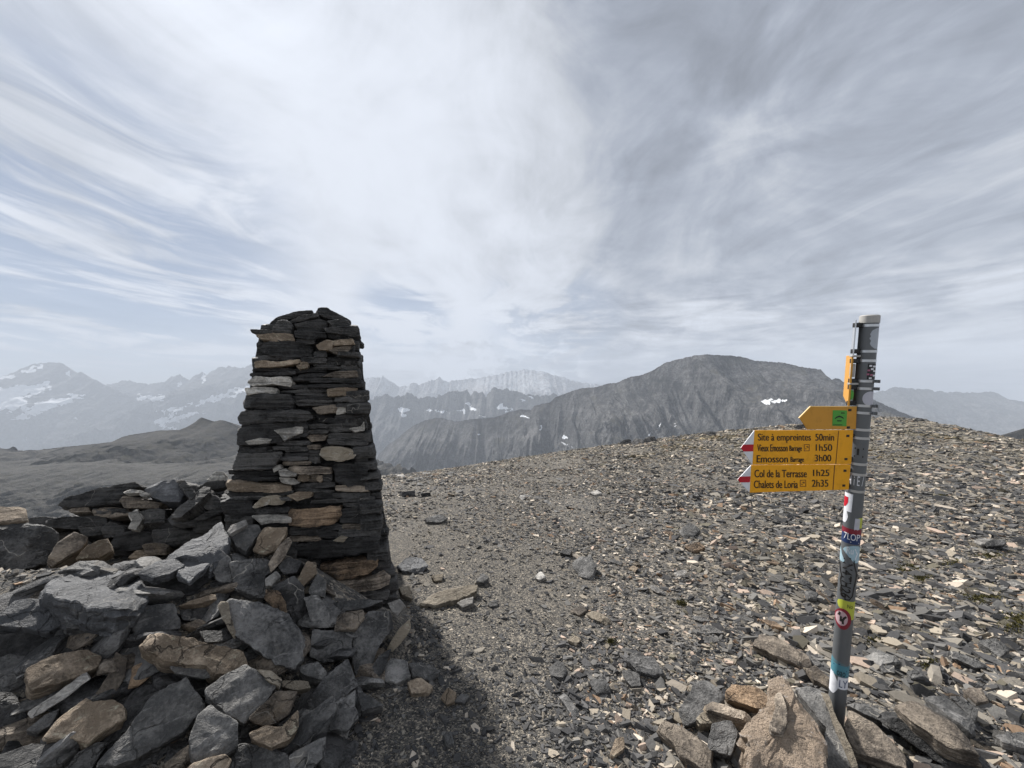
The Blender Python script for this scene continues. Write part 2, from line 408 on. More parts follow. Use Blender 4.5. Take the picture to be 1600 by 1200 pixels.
# ================================================================== STRUCTURE
def ground_material():
    m, q = newmat('stony ground')
    oc = q.n('ShaderNodeTexCoord').outputs['Object']
    path = q.n('ShaderNodeAttribute', None, attribute_name='path').outputs['Fac']
    far = q.n('ShaderNodeAttribute', None, attribute_name='far').outputs['Fac']
    wv = q.n('ShaderNodeVectorMath', {0: oc, 1: q.n('ShaderNodeVectorMath', {0: q.n('ShaderNodeTexNoise', {'Vector': oc, 'Scale': 9.0, 'Detail': 3.0}).outputs[1], 'Scale': 0.05}, operation='SCALE').outputs[0]}, operation='ADD').outputs[0]
    def chips(scale, aspect):
        mp = q.n('ShaderNodeMapping', {'Vector': wv, 'Rotation': (0, 0, R(25)), 'Scale': (scale, scale * aspect, scale * 0.3)}).outputs[0]
        vo = q.n('ShaderNodeTexVoronoi', {'Vector': mp, 'Scale': 1.0, 'Randomness': 1.0})
        ed = q.n('ShaderNodeTexVoronoi', {'Vector': mp, 'Scale': 1.0}, feature='DISTANCE_TO_EDGE').outputs[0]
        v = q.n('ShaderNodeSeparateColor', {0: vo.outputs['Color']}).outputs
        return v, ed
    vA, eA = chips(62.0, 1.5)
    vB, eB = chips(125.0, 1.3)
    vC, eC = chips(15.0, 1.6)
    cA = q.ramp(vA[0], [(0.0, (0.055, 0.054, 0.054)), (0.45, (0.12, 0.117, 0.112)), (0.72, (0.19, 0.172, 0.145)), (0.9, (0.30, 0.26, 0.21)), (1.0, (0.42, 0.38, 0.32))])
    cB = q.ramp(vB[1], [(0.0, (0.050, 0.048, 0.046)), (0.4, (0.10, 0.095, 0.087)), (0.75, (0.185, 0.168, 0.142)), (1.0, (0.40, 0.35, 0.28))])
    cC = q.ramp(vC[0], [(0.0, (0.075, 0.070, 0.058)), (0.5, (0.175, 0.158, 0.122)), (0.85, (0.28, 0.245, 0.18)), (1.0, (0.40, 0.35, 0.27))])
    big = q.smooth(q.noise(oc, 0.7, 5, 0.6), 0.38, 0.62)
    c = q.mix(path, q.mix(q.math('MULTIPLY', big, 0.55), cA, cB), cB)
    c = q.mix(q.math('MULTIPLY', far, 0.8), c, cC)
    soil = q.noise(oc, 2.2, 6, 0.65)
    c = q.mix(q.math('MULTIPLY', q.smooth(soil, 0.55, 0.75), 0.4), c, (0.085, 0.075, 0.06))
    grain = q.noise(oc, 190.0, 4, 0.7)
    h = q.math('ADD', q.math('MULTIPLY', q.smooth(eA, 0.0, 0.25), 0.5), q.math('ADD', q.math('MULTIPLY', q.smooth(eB, 0.0, 0.25), 0.25), q.math('MULTIPLY', grain, 0.5)))
    return finish(m, q, c, 0.9, h, 0.9, 0.012, 0.0, 0.2)

GROUND = ground_material()
th = np.concatenate([np.linspace(-180, -66, 60, endpoint=False), np.linspace(-66, 66, 560, endpoint=False), np.linspace(66, 180, 60, endpoint=False)])
rr = np.geomspace(0.3, 420, 330)
TH, RR = np.meshgrid(np.radians(th), rr)
gx, gy = RR * np.sin(TH), RR * np.cos(TH)
gz = ground(gx, gy)
V = np.stack([gx, gy, gz], -1).reshape(-1, 3)
V = np.vstack([V, [[0, 0, 0.0]]])
nc = len(th)
cap = np.stack([np.full(nc, len(V) - 1), (np.arange(nc) + 1) % nc, np.arange(nc)], -1)
me = mesh_np('ground', V, grid_quads(len(rr), nc, True)[:, ::-1], cap, GROUND, True)
attr(me, 'path', np.append(pathmask(gx, gy).ravel(), 0))
attr(me, 'far', np.append(sstep(6, 22, RR).ravel(), 0))
tag(link(me, 'ground'), kind='structure')

def mountain_material(name, rock_a, rock_b, grass=None, gscale=1 / 300.0, bump=6.0, grass_amt=0.5, snowcol=(0.80, 0.82, 0.85), strata=0.14):
    m, q = newmat(name)
    oc = q.n('ShaderNodeTexCoord').outputs['Object']
    snow = q.n('ShaderNodeAttribute', None, attribute_name='snow').outputs['Fac']
    up = q.n('ShaderNodeSeparateXYZ', {0: q.n('ShaderNodeNewGeometry').outputs['Normal']}).outputs[2]
    a = q.noise(oc, gscale * 2, 8, 0.62, 0.4)
    b = q.noise(q.n('ShaderNodeMapping', {'Vector': oc, 'Scale': (1.0, 1.0, 0.22)}).outputs[0], gscale * 9, 8, 0.66, 0.3)
    s = q.noise(q.n('ShaderNodeMapping', {'Vector': oc, 'Rotation': (0.25, 0.35, 0), 'Scale': (0.25, 0.25, 3.0)}).outputs[0], gscale * 5, 6, 0.6, 0.6)
    f = q.math('ADD', q.math('MULTIPLY', a, 0.35), q.math('ADD', q.math('MULTIPLY', b, 0.45), q.math('MULTIPLY', s, strata)))
    c = q.mix(q.smooth(f, 0.38, 0.56), rock_a, rock_b)
    sp = q.noise(oc, gscale * 34, 5, 0.62)
    c = q.n('ShaderNodeVectorMath', {0: c, 'Scale': q.smooth(sp, 0.36, 0.64, 0.55, 1.65)}, operation='SCALE').outputs[0]
    gu = q.n('ShaderNodeAttribute', None, attribute_name='gully').outputs['Fac']
    c = q.mix(q.math('MULTIPLY', q.smooth(gu, 0.62, 0.30), 0.35), c, tuple(min(1, 1.35 * v_) for v_ in rock_b))
    if grass is not None:
        gm = q.math('MULTIPLY', q.smooth(q.noise(oc, gscale * 3, 6, 0.6), 0.60 - 0.2 * grass_amt, 0.72 - 0.2 * grass_amt), q.smooth(up, 0.45, 0.8))
        c = q.mix(q.math('MULTIPLY', gm, 0.8), c, grass)
    sn = q.smooth(q.math('ADD', snow, q.math('MULTIPLY', q.math('SUBTRACT', q.noise(oc, gscale * 11, 6, 0.65), 0.5), 0.9)), 0.45, 0.62)
    c = q.mix(sn, c, snowcol)
    h = q.math('ADD', q.math('MULTIPLY', b, 1.2), q.math('MULTIPLY', s, 0.2))
    return finish(m, q, c, 0.9, h, 1.0, bump * 2.0, 0.0, 0.1)

def ridge(name, pts, D, mat, H, depth, rows=110, cols=700, jag=0.8, gully=0.18, power=0.9, seed=1, snow=(), lam=None, crest_snow=0.0, back=0.5, gfreq=9.0, slant=0.0):
    """a range: its crest line in the world, a gullied flank down towards the valley, a back slope"""
    pts = np.array(pts, float)
    X = np.linspace(pts[0, 0], pts[-1, 0], cols)
    P = np.interp(X, pts[:, 0], pts[:, 1])
    P = P + jag * fbm(X / 7.0, 0.0, 0, seed, 5, 0.65, True) + 0.2 * jag
    Dc = D(X) if callable(D) else np.full_like(X, float(D))
    xc = (X - 800) / F * Dc
    zcr = CAMH + (HZ - P) / F * Dc
    zsm = np.convolve(np.pad(zcr, 40, mode='edge'), np.ones(81) / 81, 'valid')
    vf = np.linspace(0, 1, rows) ** 1.35
    vb = -np.linspace(0.03, 1, 14)[::-1]
    v = np.concatenate([vb, vf])[:, None]
    av = np.abs(v)
    S = depth
    # gullies and spurs run down the flank, branching
    un = xc[None] / S * gfreq + v * slant
    warp = 0.9 * fbm(un * 0.35, v * 2.2, 0, seed + 20, 4)
    un = un + v * 2.5 * fbm(un * 0.12, 0.0, 0, seed + 25, 2)
    gl = fbm(un + warp, v * 2.6 + warp, 0, seed + 40, 6, 0.58, True)
    bm = fbm(un * 2.3, v * 8.0, 0, seed + 60, 6, 0.55)
    g2 = fbm(un * 0.22 + 0.3 * warp, v * 0.9, 0, seed + 90, 3, 0.5, True)
    amp = gully * S * np.minimum(av * 3.5, 1.0) * (0.35 + 0.65 * av)
    Y = Dc[None] - S * v * np.where(v < 0, back * 2, 1.0) + amp * (-0.75 * gl - 1.9 * g2) + 0.4 * amp * bm
    drop = H * np.where(v < 0, av * 0.8, av ** power)
    lev = zcr[None] * (1 - np.minimum(av * 2.2, 1)) + zsm[None] * np.minimum(av * 2.2, 1)
    Z = lev - drop + amp * (0.5 * gl + 0.75 * g2) + 0.38 * amp * bm
    Z[len(vb)] = zcr
    Y[len(vb)] = Dc
    XX = np.broadcast_to(xc[None], Z.shape) + 0.15 * amp * fbm(un * 1.5, v * 6, 0, seed + 80, 3)
    XX = XX.copy(); XX[len(vb)] = xc
    me = mesh_np(name, np.stack([XX, Y, Z], -1).reshape(-1, 3), grid_quads(len(v), cols)[:, ::-1], None, mat, True)
    # snow and ice: where it lies on this mountain
    px = 800 + F * XX / Y
    py = HZ - F * (Z - CAMH) / Y
    sn = np.zeros(Z.shape)
    wx = 1.5 * fbm(px / 9, py / 5, 0, seed + 3, 5, 0.6)
    wy = 1.5 * fbm(px / 9, py / 5, 0, seed + 13, 5, 0.6)
    for (cx, cy, rx, ry, an, k) in snow:
        a = R(an)
        dx, dy = px - cx + wx * min(rx, 14), py - cy + wy * min(ry * 1.4, 6)
        e = ((dx * math.cos(a) + dy * math.sin(a)) / rx) ** 2 + ((-dx * math.sin(a) + dy * math.cos(a)) / ry) ** 2
        sn = np.maximum(sn, k * (1 - sstep(0.3, 1.5, e)))
    if crest_snow:
        sn = np.maximum(sn, crest_snow * (1 - av * 2.0) + 0.25 * gl)
    sn[v[:, 0] < -0.02] *= 0.3
    attr(me, 'snow', sn)
    attr(me, 'gully', gl * 0.5 + 0.5)
    attr(me, 'spur', bm * 0.5 + 0.5)
    o = link(me, name)
    # keep object coordinates small: origin at the foot of the crest centre
    return tag(o, kind='structure')

M_near = mountain_material('near rock ridge', (0.013, 0.013, 0.0135), (0.088, 0.086, 0.084), (0.050, 0.046, 0.032), 1 / 420.0, 10, 0.25)
M_mid = mountain_material('middle rock ridge', (0.035, 0.036, 0.038), (0.10, 0.098, 0.098), None, 1 / 900.0, 25)
M_far = mountain_material('far rock range', (0.035, 0.035, 0.038), (0.10, 0.10, 0.104), None, 1 / 1500.0, 40)
M_ice = mountain_material('far ice massif', (0.16, 0.16, 0.17), (0.28, 0.28, 0.29), None, 1 / 1200.0, 40, snowcol=(0.40, 0.42, 0.45))  # rock lightened and snow dulled: extra haze put into the colours
M_hill = mountain_material('brown plateau', (0.010, 0.0095, 0.0085), (0.036, 0.033, 0.029), (0.026, 0.023, 0.015), 1 / 130.0, 3, 0.55)
M_plat = mountain_material('stony plateau', (0.010, 0.0096, 0.009), (0.055, 0.052, 0.047), (0.034, 0.031, 0.022), 1 / 60.0, 2, 0.35, strata=0.2)
M_base = mountain_material('valley floor', (0.05, 0.05, 0.045), (0.12, 0.115, 0.10), (0.05, 0.06, 0.035), 1 / 2000.0, 30, 0.6)

ridge('mountain', [(585, 720), (590, 712), (605, 695), (620, 685), (645, 665), (660, 658), (680, 652), (690, 652), (710, 658), (725, 656), (750, 653), (775, 651), (795, 643), (815, 639), (830, 640), (835, 633), (860, 628), (868, 620), (890, 612), (910, 606), (930, 604), (950, 599), (965, 597), (985, 588), (1005, 585), (1020, 578), (1040, 566), (1062, 560), (1090, 554), (1105, 553), (1130, 555), (1150, 556), (1165, 558), (1180, 563), (1205, 565), (1225, 566), (1250, 572), (1275, 576), (1283, 577), (1290, 586), (1295, 593), (1300, 592), (1305, 590), (1312, 591), (1320, 598), (1332, 604), (1345, 609), (1364, 623), (1389, 635), (1413, 645), (1431, 652), (1460, 664), (1500, 685)],
      lambda X: np.interp(X, [585, 700, 900, 1100, 1500], [4200, 3900, 3300, 2700, 2300]), M_near, 1000, 1250, 240, 1200, 1.4, 0.20, 0.85, 3,
      [(1197, 628, 9, 3, -12, 1.2), (1214, 627, 8, 3, -15, 1.2), (1228, 625, 6, 2, -10, 1.0), (1031, 665, 8, 1.4, -45, 0.75), (1054, 664, 7, 1.4, -50, 0.75), (1016, 678, 6, 1.4, -50, 0.7), (884, 683, 6, 1.8, 15, 0.72), (890, 696, 10, 1.8, 45, 0.62), (845, 668, 1.4, 5, 25, 0.7), (820, 651, 5, 1.6, 10, 0.9), (683, 651.5, 5, 1.2, 0, 0.9), (748, 678, 3, 1.2, -10, 0.7), (1033, 688, 8, 2, -30, 0.65)], gfreq=15.0, slant=1.6)

ridge('far_ridge', [(1290, 616), (1340, 613), (1365, 612), (1385, 609), (1395, 604.5), (1407, 604), (1415, 606), (1425, 605), (1430, 607.5), (1445, 607), (1455, 609), (1462, 612), (1470, 610), (1480, 612), (1490, 611), (1505, 613), (1540, 612), (1547, 610), (1558, 613), (1570, 621), (1577, 624), (1600, 626), (1660, 634), (1800, 650), (2200, 690)],
      7500, M_mid, 2000, 2600, 100, 600, 2.0, 0.15, 0.9, 11)
ridge('near_hill', [(1520, 702), (1545, 687), (1560, 681), (1590, 675), (1600, 669), (1640, 662), (1720, 655), (1900, 660), (2300, 700)],
      900, M_hill, 300, 500, 70, 250, 0.4, 0.06, 0.9, 14)
ridge('needle_ridge', [(200, 690), (300, 675), (400, 655), (480, 640), (530, 632), (570, 624), (584, 624), (585, 619), (597, 617), (605, 614.5), (616, 619), (622, 614), (626, 617), (635, 612.5), (642, 614), (654, 620), (659, 619.5), (670, 616), (680, 619.5), (685, 616), (700, 612.5), (710, 609), (722, 607.5), (730, 607), (735, 614.5), (741, 610), (754, 609.5), (760, 619), (767, 607.5), (777, 604), (792, 606), (810, 610), (822, 614), (840, 616), (852, 615), (860, 616), (866, 611), (872, 616), (877, 620), (900, 630), (960, 650), (1040, 690)],
      7000, M_mid, 2300, 2800, 130, 800, 4.5, 0.18, 0.85, 17,
      [(631, 641, 8, 7, 0, 0.85), (672, 640, 8, 4, 10, 0.7), (690, 641, 10, 5, 0, 0.7), (722, 641, 8, 5, 10, 0.75), (738, 636, 10, 5, 35, 0.8), (788, 638, 8, 5, 25, 0.95), (813, 626, 6, 2, 10, 0.8), (830, 622, 5, 2, 10, 0.8), (752, 650, 6, 2, 0, 0.6)], gfreq=11.0)
ridge('ice_massif', [(380, 640), (440, 600), (500, 596), (540, 592), (565, 590), (580, 588), (590, 588), (596, 588), (598, 584), (600, 589), (610, 593), (625, 604), (640, 600), (645, 596), (655, 600), (668, 594), (680, 591), (687, 588), (692, 593), (700, 595), (715, 593), (728, 591), (740, 589), (755, 588), (768, 586), (785, 582), (800, 579), (820, 577), (845, 579), (860, 583), (877, 587), (890, 592), (905, 596), (930, 599), (960, 604), (1010, 614), (1100, 640)],
      12000, M_ice, 2600, 3600, 120, 800, 3.0, 0.15, 0.9, 23, [(800, 596, 90, 24, 6, 0.55)], crest_snow=0.40, gfreq=9.0)
ridge('glacier_mountain', [(-700, 640), (-300, 600), (-100, 596), (0, 589), (12, 584), (37, 574), (50, 569), (65, 566), (82, 564), (92, 565), (105, 571), (112, 579), (130, 582), (140, 590), (155, 596), (165, 601), (190, 612), (215, 625), (240, 637), (257, 645), (275, 668), (300, 690), (360, 720)],
      9500, M_far, 2500, 3300, 140, 900, 2.6, 0.15, 0.9, 29,
      [(50, 577, 16, 3.5, -22, 1.1), (5, 589, 26, 4, -8, 1.1), (25, 612, 56, 10, -8, 1.1), (5, 630, 40, 13, 0, 1.1), (68, 602, 14, 4, -25, 1.0), (75, 633, 42, 8, -14, 1.15), (105, 622, 24, 4, -10, 1.0), (40, 650, 20, 3.5, -14, 1.0), (125, 617, 9, 1.4, 0, 0.9), (108, 583, 4, 3, -30, 0.8), (118, 653, 5, 3, 0, 0.6), (40, 685, 8, 3, 60, 0.5), (5, 708, 14, 3, 0, 0.7)], gfreq=7.0)
ridge('spire_range', [(120, 640), (150, 606), (172, 598), (190, 593), (207, 595), (225, 596), (232, 599), (240, 595), (250, 596), (262, 592), (270, 587), (280, 584), (285, 587), (297, 592), (305, 585), (315, 580), (322, 584), (335, 576), (345, 572), (367, 571), (377, 575), (390, 569), (410, 563), (440, 570), (480, 580), (520, 592), (560, 610), (620, 640)],
      11000, M_far, 2600, 3600, 140, 900, 4.0, 0.17, 0.9, 37,
      [(240, 622, 22, 5, 5, 1.0), (268, 640, 20, 4, -10, 1.05), (285, 652, 30, 4, -15, 0.95), (255, 655, 18, 4, -25, 1.05), (258, 665, 16, 3.5, 30, 1.1), (345, 620, 55, 4, -18, 1.0), (380, 610, 20, 5, -10, 1.0), (292, 590, 8, 2, 15, 0.9), (280, 600, 4, 7, 25, 0.6), (318, 592, 4, 8, 25, 0.6)], gfreq=9.0)
ridge('brown_hill', [(-900, 720), (-300, 712), (0, 706), (15, 703), (25, 704), (37, 705), (60, 703), (100, 698), (150, 693), (175, 690), (190, 683), (200, 680), (250, 672), (285, 672), (297, 672), (303, 663), (309, 655), (315, 652), (324, 655), (333, 659), (341, 657), (348, 656), (357, 659), (365, 663), (375, 668), (400, 690), (430, 715), (520, 760)],
      1500, M_hill, 95, 420, 150, 800, 0.7, 0.09, 0.75, 43, [], gfreq=6.0)
ridge('stony_plateau', [(-1200, 735), (-200, 730), (0, 733), (60, 728), (90, 726), (150, 727), (200, 729), (240, 733), (265, 736), (300, 727), (340, 726), (370, 730), (430, 738), (520, 765), (600, 800)],
      1050, M_plat, 90, 620, 200, 900, 0.5, 0.10, 1.0, 47, [], gfreq=16.0, slant=2.0)
q_ = 16000.0
n_ = 60
bx, by = np.meshgrid(np.linspace(-q_, q_, n_), np.linspace(-q_, q_, n_))
bz = -1700 + 160 * fbm(bx / 9000, by / 9000, 0, 3, 4)
me = mesh_np('valley', np.stack([bx, by, bz], -1).reshape(-1, 3), grid_quads(n_, n_), None, M_base, True)
attr(me, 'snow', np.zeros(n_ * n_))
tag(link(me, 'valley'), kind='structure')

# haze: one even volume of thin dusty air round everything
hm = bpy.data.materials.new('haze')
hm.use_nodes = True
hm.node_tree.nodes.clear()
hq = NT(hm.node_tree)
hv = hq.n('ShaderNodeVolumePrincipled', {'Color': (0.60, 0.655, 0.735, 1), 'Density': 0.9e-4, 'Anisotropy': 0.0})
ho = hq.n('ShaderNodeOutputMaterial')
hm.node_tree.links.new(hv.outputs[0], ho.inputs['Volume'])
b = bmesh.new()
bmesh.ops.create_cube(b, size=1.0)
for vv in b.verts:
    vv.co = (vv.co.x * 2 * (q_ + 400), vv.co.y * 2 * (q_ + 400), -2000 if vv.co.z < 0 else 1400)
me = bpy.data.meshes.new('haze')
b.to_mesh(me)
b.free()
me.materials.append(hm)
tag(link(me, 'haze'), kind='stuff')

# ================================================================== STONES
def frame(n, up=(0, 0, 1)):
    n = np.asarray(n, float); n = n / np.linalg.norm(n)
    a = np.cross(up, n)
    if np.linalg.norm(a) < 1e-3:
        a = np.array([1.0, 0, 0])
    a /= np.linalg.norm(a)
    return a, np.cross(n, a), n

def resample(poly, M, seed, chip):
    P = np.asarray(poly, float)
    Q = np.vstack([P, P[:1]])
    d = np.hypot(*np.diff(Q, axis=0).T)
    s = np.concatenate([[0], np.cumsum(d)])
    u = (np.arange(M) + 0.5) / M * s[-1]
    X = np.stack([np.interp(u, s, Q[:, 0]), np.interp(u, s, Q[:, 1])], -1)
    # soften the traced corners a little, then break the edge up
    X = 0.84 * X + 0.08 * np.roll(X, 1, 0) + 0.08 * np.roll(X, -1, 0)
    nx = np.roll(X, -1, 0) - np.roll(X, 1, 0)
    nx = np.stack([nx[:, 1], -nx[:, 0]], -1)
    nx /= np.linalg.norm(nx, axis=1, keepdims=True) + 1e-9
    an = np.arange(M) / M * 2 * math.pi
    k = max(2.5, s[-1] / 0.07)
    n = fbm(np.cos(an) * k * 0.5, np.sin(an) * k * 0.5, seed * 1.37, seed, 4, 0.65)
    n = 0.5 * n + 0.5 * np.round(n * 3) / 3
    return X + nx * n[:, None] * chip

def area_c(P):
    P = np.asarray(P, float)
    x, y = P[:, 0], P[:, 1]
    x1, y1 = np.roll(x, -1), np.roll(y, -1)
    cr = x * y1 - x1 * y
    A = cr.sum() / 2
    if abs(A) < 1e-9:
        return P.mean(0), 1e-6
    return np.array([((x + x1) * cr).sum(), ((y + y1) * cr).sum()]) / (6 * A), abs(A)

def slab_arrays(poly, thick, seed, mat, axis=2, rough=1.0, M=None, dome=0.0):
    """a broken slab: the outline as its upper face at z=0, ragged laminated edges, body reaching to -thick.
    axis=2: z along the face normal; axis=1: the face looks along -y with z up (for stones seen end-on)"""
    poly = np.asarray(poly, float)
    c, A = area_c(poly)
    size = math.sqrt(A)
    per = np.hypot(*(poly - np.roll(poly, 1, 0)).T).sum()
    M = M or int(np.clip(per / 0.011, 44, 120))
    O = resample(poly - c, M, seed, 0.036 * size * rough)
    if ((O[:, 0] * np.roll(O[:, 1], -1) - np.roll(O[:, 0], -1) * O[:, 1]).sum()) < 0:
        O = O[::-1]
    rng = np.random.default_rng(seed)
    bev = min(0.10 * thick, 0.018 * size)
    top = [0.0, 0.2, 0.38, 0.54, 0.68, 0.8, 0.9, 0.97, 1.0]
    rings, zs = [], []
    pl = []
    for k in range(5):         # chipped corners: planes cut across the face
        a = rng.uniform(0, 2 * math.pi)
        sl_ = rng.uniform(0.12, 0.7)
        ext = (O @ np.array([math.cos(a), math.sin(a)])).max()
        pl.append((math.cos(a) * sl_, math.sin(a) * sl_, ext * sl_ * rng.uniform(0.5, 0.95)))
    f1 = 2.2 / size
    for r in top[1:]:
        p = O * r
        z = np.zeros(M)
        for (a, b_, d) in pl:
            z = np.minimum(z, d - p[:, 0] * a - p[:, 1] * b_)
        z = np.maximum(z, -0.55 * thick)
        t = fbm(p[:, 0] * f1, p[:, 1] * f1 * 1.7, seed, seed + 1, 4)
        st = np.round(t * 6) / 6 * 0.8 + t * 0.2
        z = z + st * 0.045 * size * rough * (0.4 + 0.6 * min(1, thick / size * 3)) + dome * size * (1 - r * r)
        if r >= 0.97:
            z = z - bev * (0.1 if r < 1 else 1.0)
        rings.append(p * (1.0 if r < 1 else 1.0)); zs.append(z)
    K = 8 if thick > 0.05 else 5
    zt = zs[-1]
    an = np.arange(M) / M * 2 * math.pi
    for k in range(1, K + 1):
        fr = k / K
        n = fbm(np.cos(an) * 3.0, np.sin(an) * 3.0, k * 0.9, seed + 7, 3)
        lamin = (rng.uniform(-1, 1) * 0.035 + n * 0.075 * rough) * min(1.0, thick / size * 2.5)
        inset = 1.0 + lamin - 0.10 * fr * fr
        rings.append(O * inset[:, None]); zs.append(zt * (1 - fr) - thick * fr)
    rings.append(O * 0.5); zs.append(np.full(M, -thick * 1.02))
    RG = np.stack(rings); ZZ = np.stack(zs)
    V = np.concatenate([RG, ZZ[..., None]], -1).reshape(-1, 3)
    nr = len(rings)
    cz = ZZ[0].mean() + dome * size * 0.05
    V = np.vstack([V, [[0, 0, cz], [0, 0, -thick * 1.02]]])
    a = len(V) - 2
    j = np.arange(M)
    tris = np.vstack([np.stack([np.full(M, a), j, (j + 1) % M], -1), np.stack([np.full(M, a + 1), (nr - 1) * M + (j + 1) % M, (nr - 1) * M + j], -1)])
    qd = grid_quads(nr, M, True)[:, ::-1]
    if axis == 1:
        V = np.stack([V[:, 0], -V[:, 2], V[:, 1]], -1)
    # a last broken-rock roughness in all directions
    ns = 9.0
    dsp = np.stack([fbm(V[:, 0] * ns + 5 * i, V[:, 1] * ns, V[:, 2] * ns * (1 if axis == 1 else 2), seed + 30 + i, 3) for i in range(3)], -1)
    V = V + dsp * min(0.014, 0.035 * size) * rough
    d2 = np.stack([fbm(V[:, 0] * 34 + 5 * i, V[:, 1] * 34, V[:, 2] * 34, seed + 60 + i, 2) for i in range(3)], -1)
    V = V + d2 * min(0.0045, 0.018 * size) * rough
    return V, qd, tris, c

def slab_mesh(poly, thick, seed, mat, axis=2, rough=1.0, M=None, dome=0.0):
    V, qd, tris, c = slab_arrays(poly, thick, seed, mat, axis, rough, M, dome)
    return mesh_np('stone', V, qd, tris, mat, True, 19), c

_seed = [100]
def nseed():
    _seed[0] += 1
    return _seed[0]

def traced(name, px, P, n, thick, mat, axis=2, parent=None, rough=1.0, pinv=None, dome=0.0):
    """a stone whose face lies in the plane through P with normal n and fills the outline px"""
    a, b, n = frame(n)
    pts = []
    for (x, y) in px:
        d = ray(x, y)
        k = np.dot(P - CAM, n) / np.dot(d, n)
        q = CAM + d * k - P
        pts.append((q @ a, q @ b))
    if axis == 2:
        me, c = slab_mesh(pts, thick, nseed(), mat, 2, rough, None, dome)
        rot = np.stack([a, b, n], 1)
    else:
        me, c = slab_mesh(pts, thick, nseed(), mat, 1, rough, None, dome)
        rot = np.stack([a, -n, b], 1)
    o = P + a * c[0] + b * c[1]
    mw = Matrix([[*rot[0], o[0]], [*rot[1], o[1]], [*rot[2], o[2]], [0, 0, 0, 1]])
    if pinv is not None:
        mw = pinv @ mw
    me.name = name
    return link(me, name, parent, mw=mw)

# ------------------------------------------------------------------ cairn
CN = np.array([math.sin(R(18)), -math.cos(R(18)), 0.13]); CN /= np.linalg.norm(CN)
CP = np.array([-1.30, 2.60, 0.05])
def on_face(px, py, off=0.0):
    d = ray(px, py)
    P = CP + CN * off
    return CAM + d * (np.dot(P - CAM, CN) / np.dot(d, CN))
cbase = on_face(490, 950) + np.array([-0.1, 0.5, 0])
cbase[2] = 0.0
cairn = empty('cairn', cbase)
tag(cairn, 'tall tapering cairn of dry stacked dark slate and pale stones', 'cairn')
cinv = Matrix.Translation(-Vector(cbase))
ROCKC = rockset(2, ' stacked', 0.5)
# outlines read in the enlarged photo: (x, y) there -> photo = x / 3.53 + 340, y / 3.53 + 460
def A_(x, y): return (x / 3.53 + 340, y / 3.53 + 460)
def B_(x, y): return (x / 2.5, y / 2.5 + 460)
CS = []
def cs(mat, *p, f=A_, off=0.0, depth=None):
    CS.append((mat, [f(x, y) for x, y in p], off, depth))
def cb(mat, x0, y0, x1, y1, f=A_, off=0.0, depth=None, sk=0.0):
    hs = (y1 - y0) * (1.0 if f is A_ else 1.4)
    if hs > 33 and mat in ('black', 'dark', 'grey') and x1 - x0 > 70 and len(CS) < 150:
        r_ = random.Random(x0 + 3 * y1)
        ym = y0 + (y1 - y0) * r_.uniform(0.38, 0.62)
        a_, b_ = r_.uniform(-14, 14), r_.uniform(-14, 14)
        cb1(mat, x0 + a_, y0, x1 + b_, ym - 1, f, off, depth, sk)
        cb1(r_.choice(['black', mat, 'dark']), x0 - a_ * .5, ym + 1, x1 - b_ * .5, y1, f, off, depth, sk)
    else:
        cb1(mat, x0, y0, x1, y1, f, off, depth, sk)
def cb1(mat, x0, y0, x1, y1, f=A_, off=0.0, depth=None, sk=0.0):
    """a block with worn ends, given by its box"""
    rng = random.Random(x0 * 7 + y0 * 13)
    h, w_ = y1 - y0, x1 - x0
    e = min(0.09 * w_, 0.35 * h)
    x0 -= 2; x1 += 2; y0 -= 1; y1 += 0; h += 1; w_ += 4
    j = lambda a: rng.uniform(-a, a)
    p = [(x0 + j(4), y0 + h * rng.uniform(0.3, 0.7)), (x0 + e * rng.uniform(0.1, 0.8), y0 + h * rng.uniform(0, 0.18)), (x0 + w_ * 0.35 + j(w_ * .1), y0 + h * rng.uniform(-0.05, 0.14)),
         (x0 + w_ * 0.7 + j(w_ * .1), y0 + h * rng.uniform(-0.05, 0.14)), (x1 - e * rng.uniform(0.05, 0.7), y0 + h * rng.uniform(0, 0.2)), (x1 + j(4), y0 + h * rng.uniform(0.35, 0.7)),
         (x1 - e * rng.uniform(0.05, 0.9), y1 - h * rng.uniform(0, 0.15)), (x0 + w_ * 0.6 + j(w_ * .1), y1 - h * rng.uniform(-0.06, 0.12)), (x0 + w_ * 0.3 + j(w_ * .1), y1 - h * rng.uniform(-0.06, 0.12)), (x0 + e * rng.uniform(0.1, 0.9), y1 - h * rng.uniform(0, 0.15))]
    sk += rng.uniform(-0.045, 0.045)
    p = [(x, y + sk * (x - (x0 + x1) / 2)) for x, y in p]
    CS.append((mat, [f(*q) for q in p], off, depth))
cs('dark', (278, 160), (330, 125), (420, 95), (520, 83), (526, 97), (400, 138), (320, 168), off=-.10, depth=.34)
cs('grey', (385, 152), (470, 113), (550, 98), (557, 122), (470, 145), (395, 164), off=-.03, depth=.2)
cs('dark', (538, 95), (555, 70), (600, 70), (735, 140), (737, 160), (640, 140), (545, 112), off=-.06, depth=.36)
cs('grey', (300, 190), (330, 145), (380, 140), (415, 165), (405, 214), (310, 214), depth=.25)
cs('black', (420, 165), (560, 132), (605, 150), (600, 200), (440, 203), off=-.02)
cs('grey', (600, 142), (700, 132), (752, 178), (740, 192), (640, 183), off=-.02)
cs('dark', (575, 180), (640, 178), (785, 213), (788, 237), (700, 227), (600, 208), off=.03)
cs('black', (600, 207), (700, 226), (790, 245), (790, 264), (740, 260), (600, 236))
cs('dark', (176, 192), (240, 190), (295, 195), (300, 212), (230, 216), (180, 208), off=.01, depth=.3)
cs('tan', (208, 224), (300, 213), (415, 211), (426, 246), (330, 262), (250, 252), off=.03)
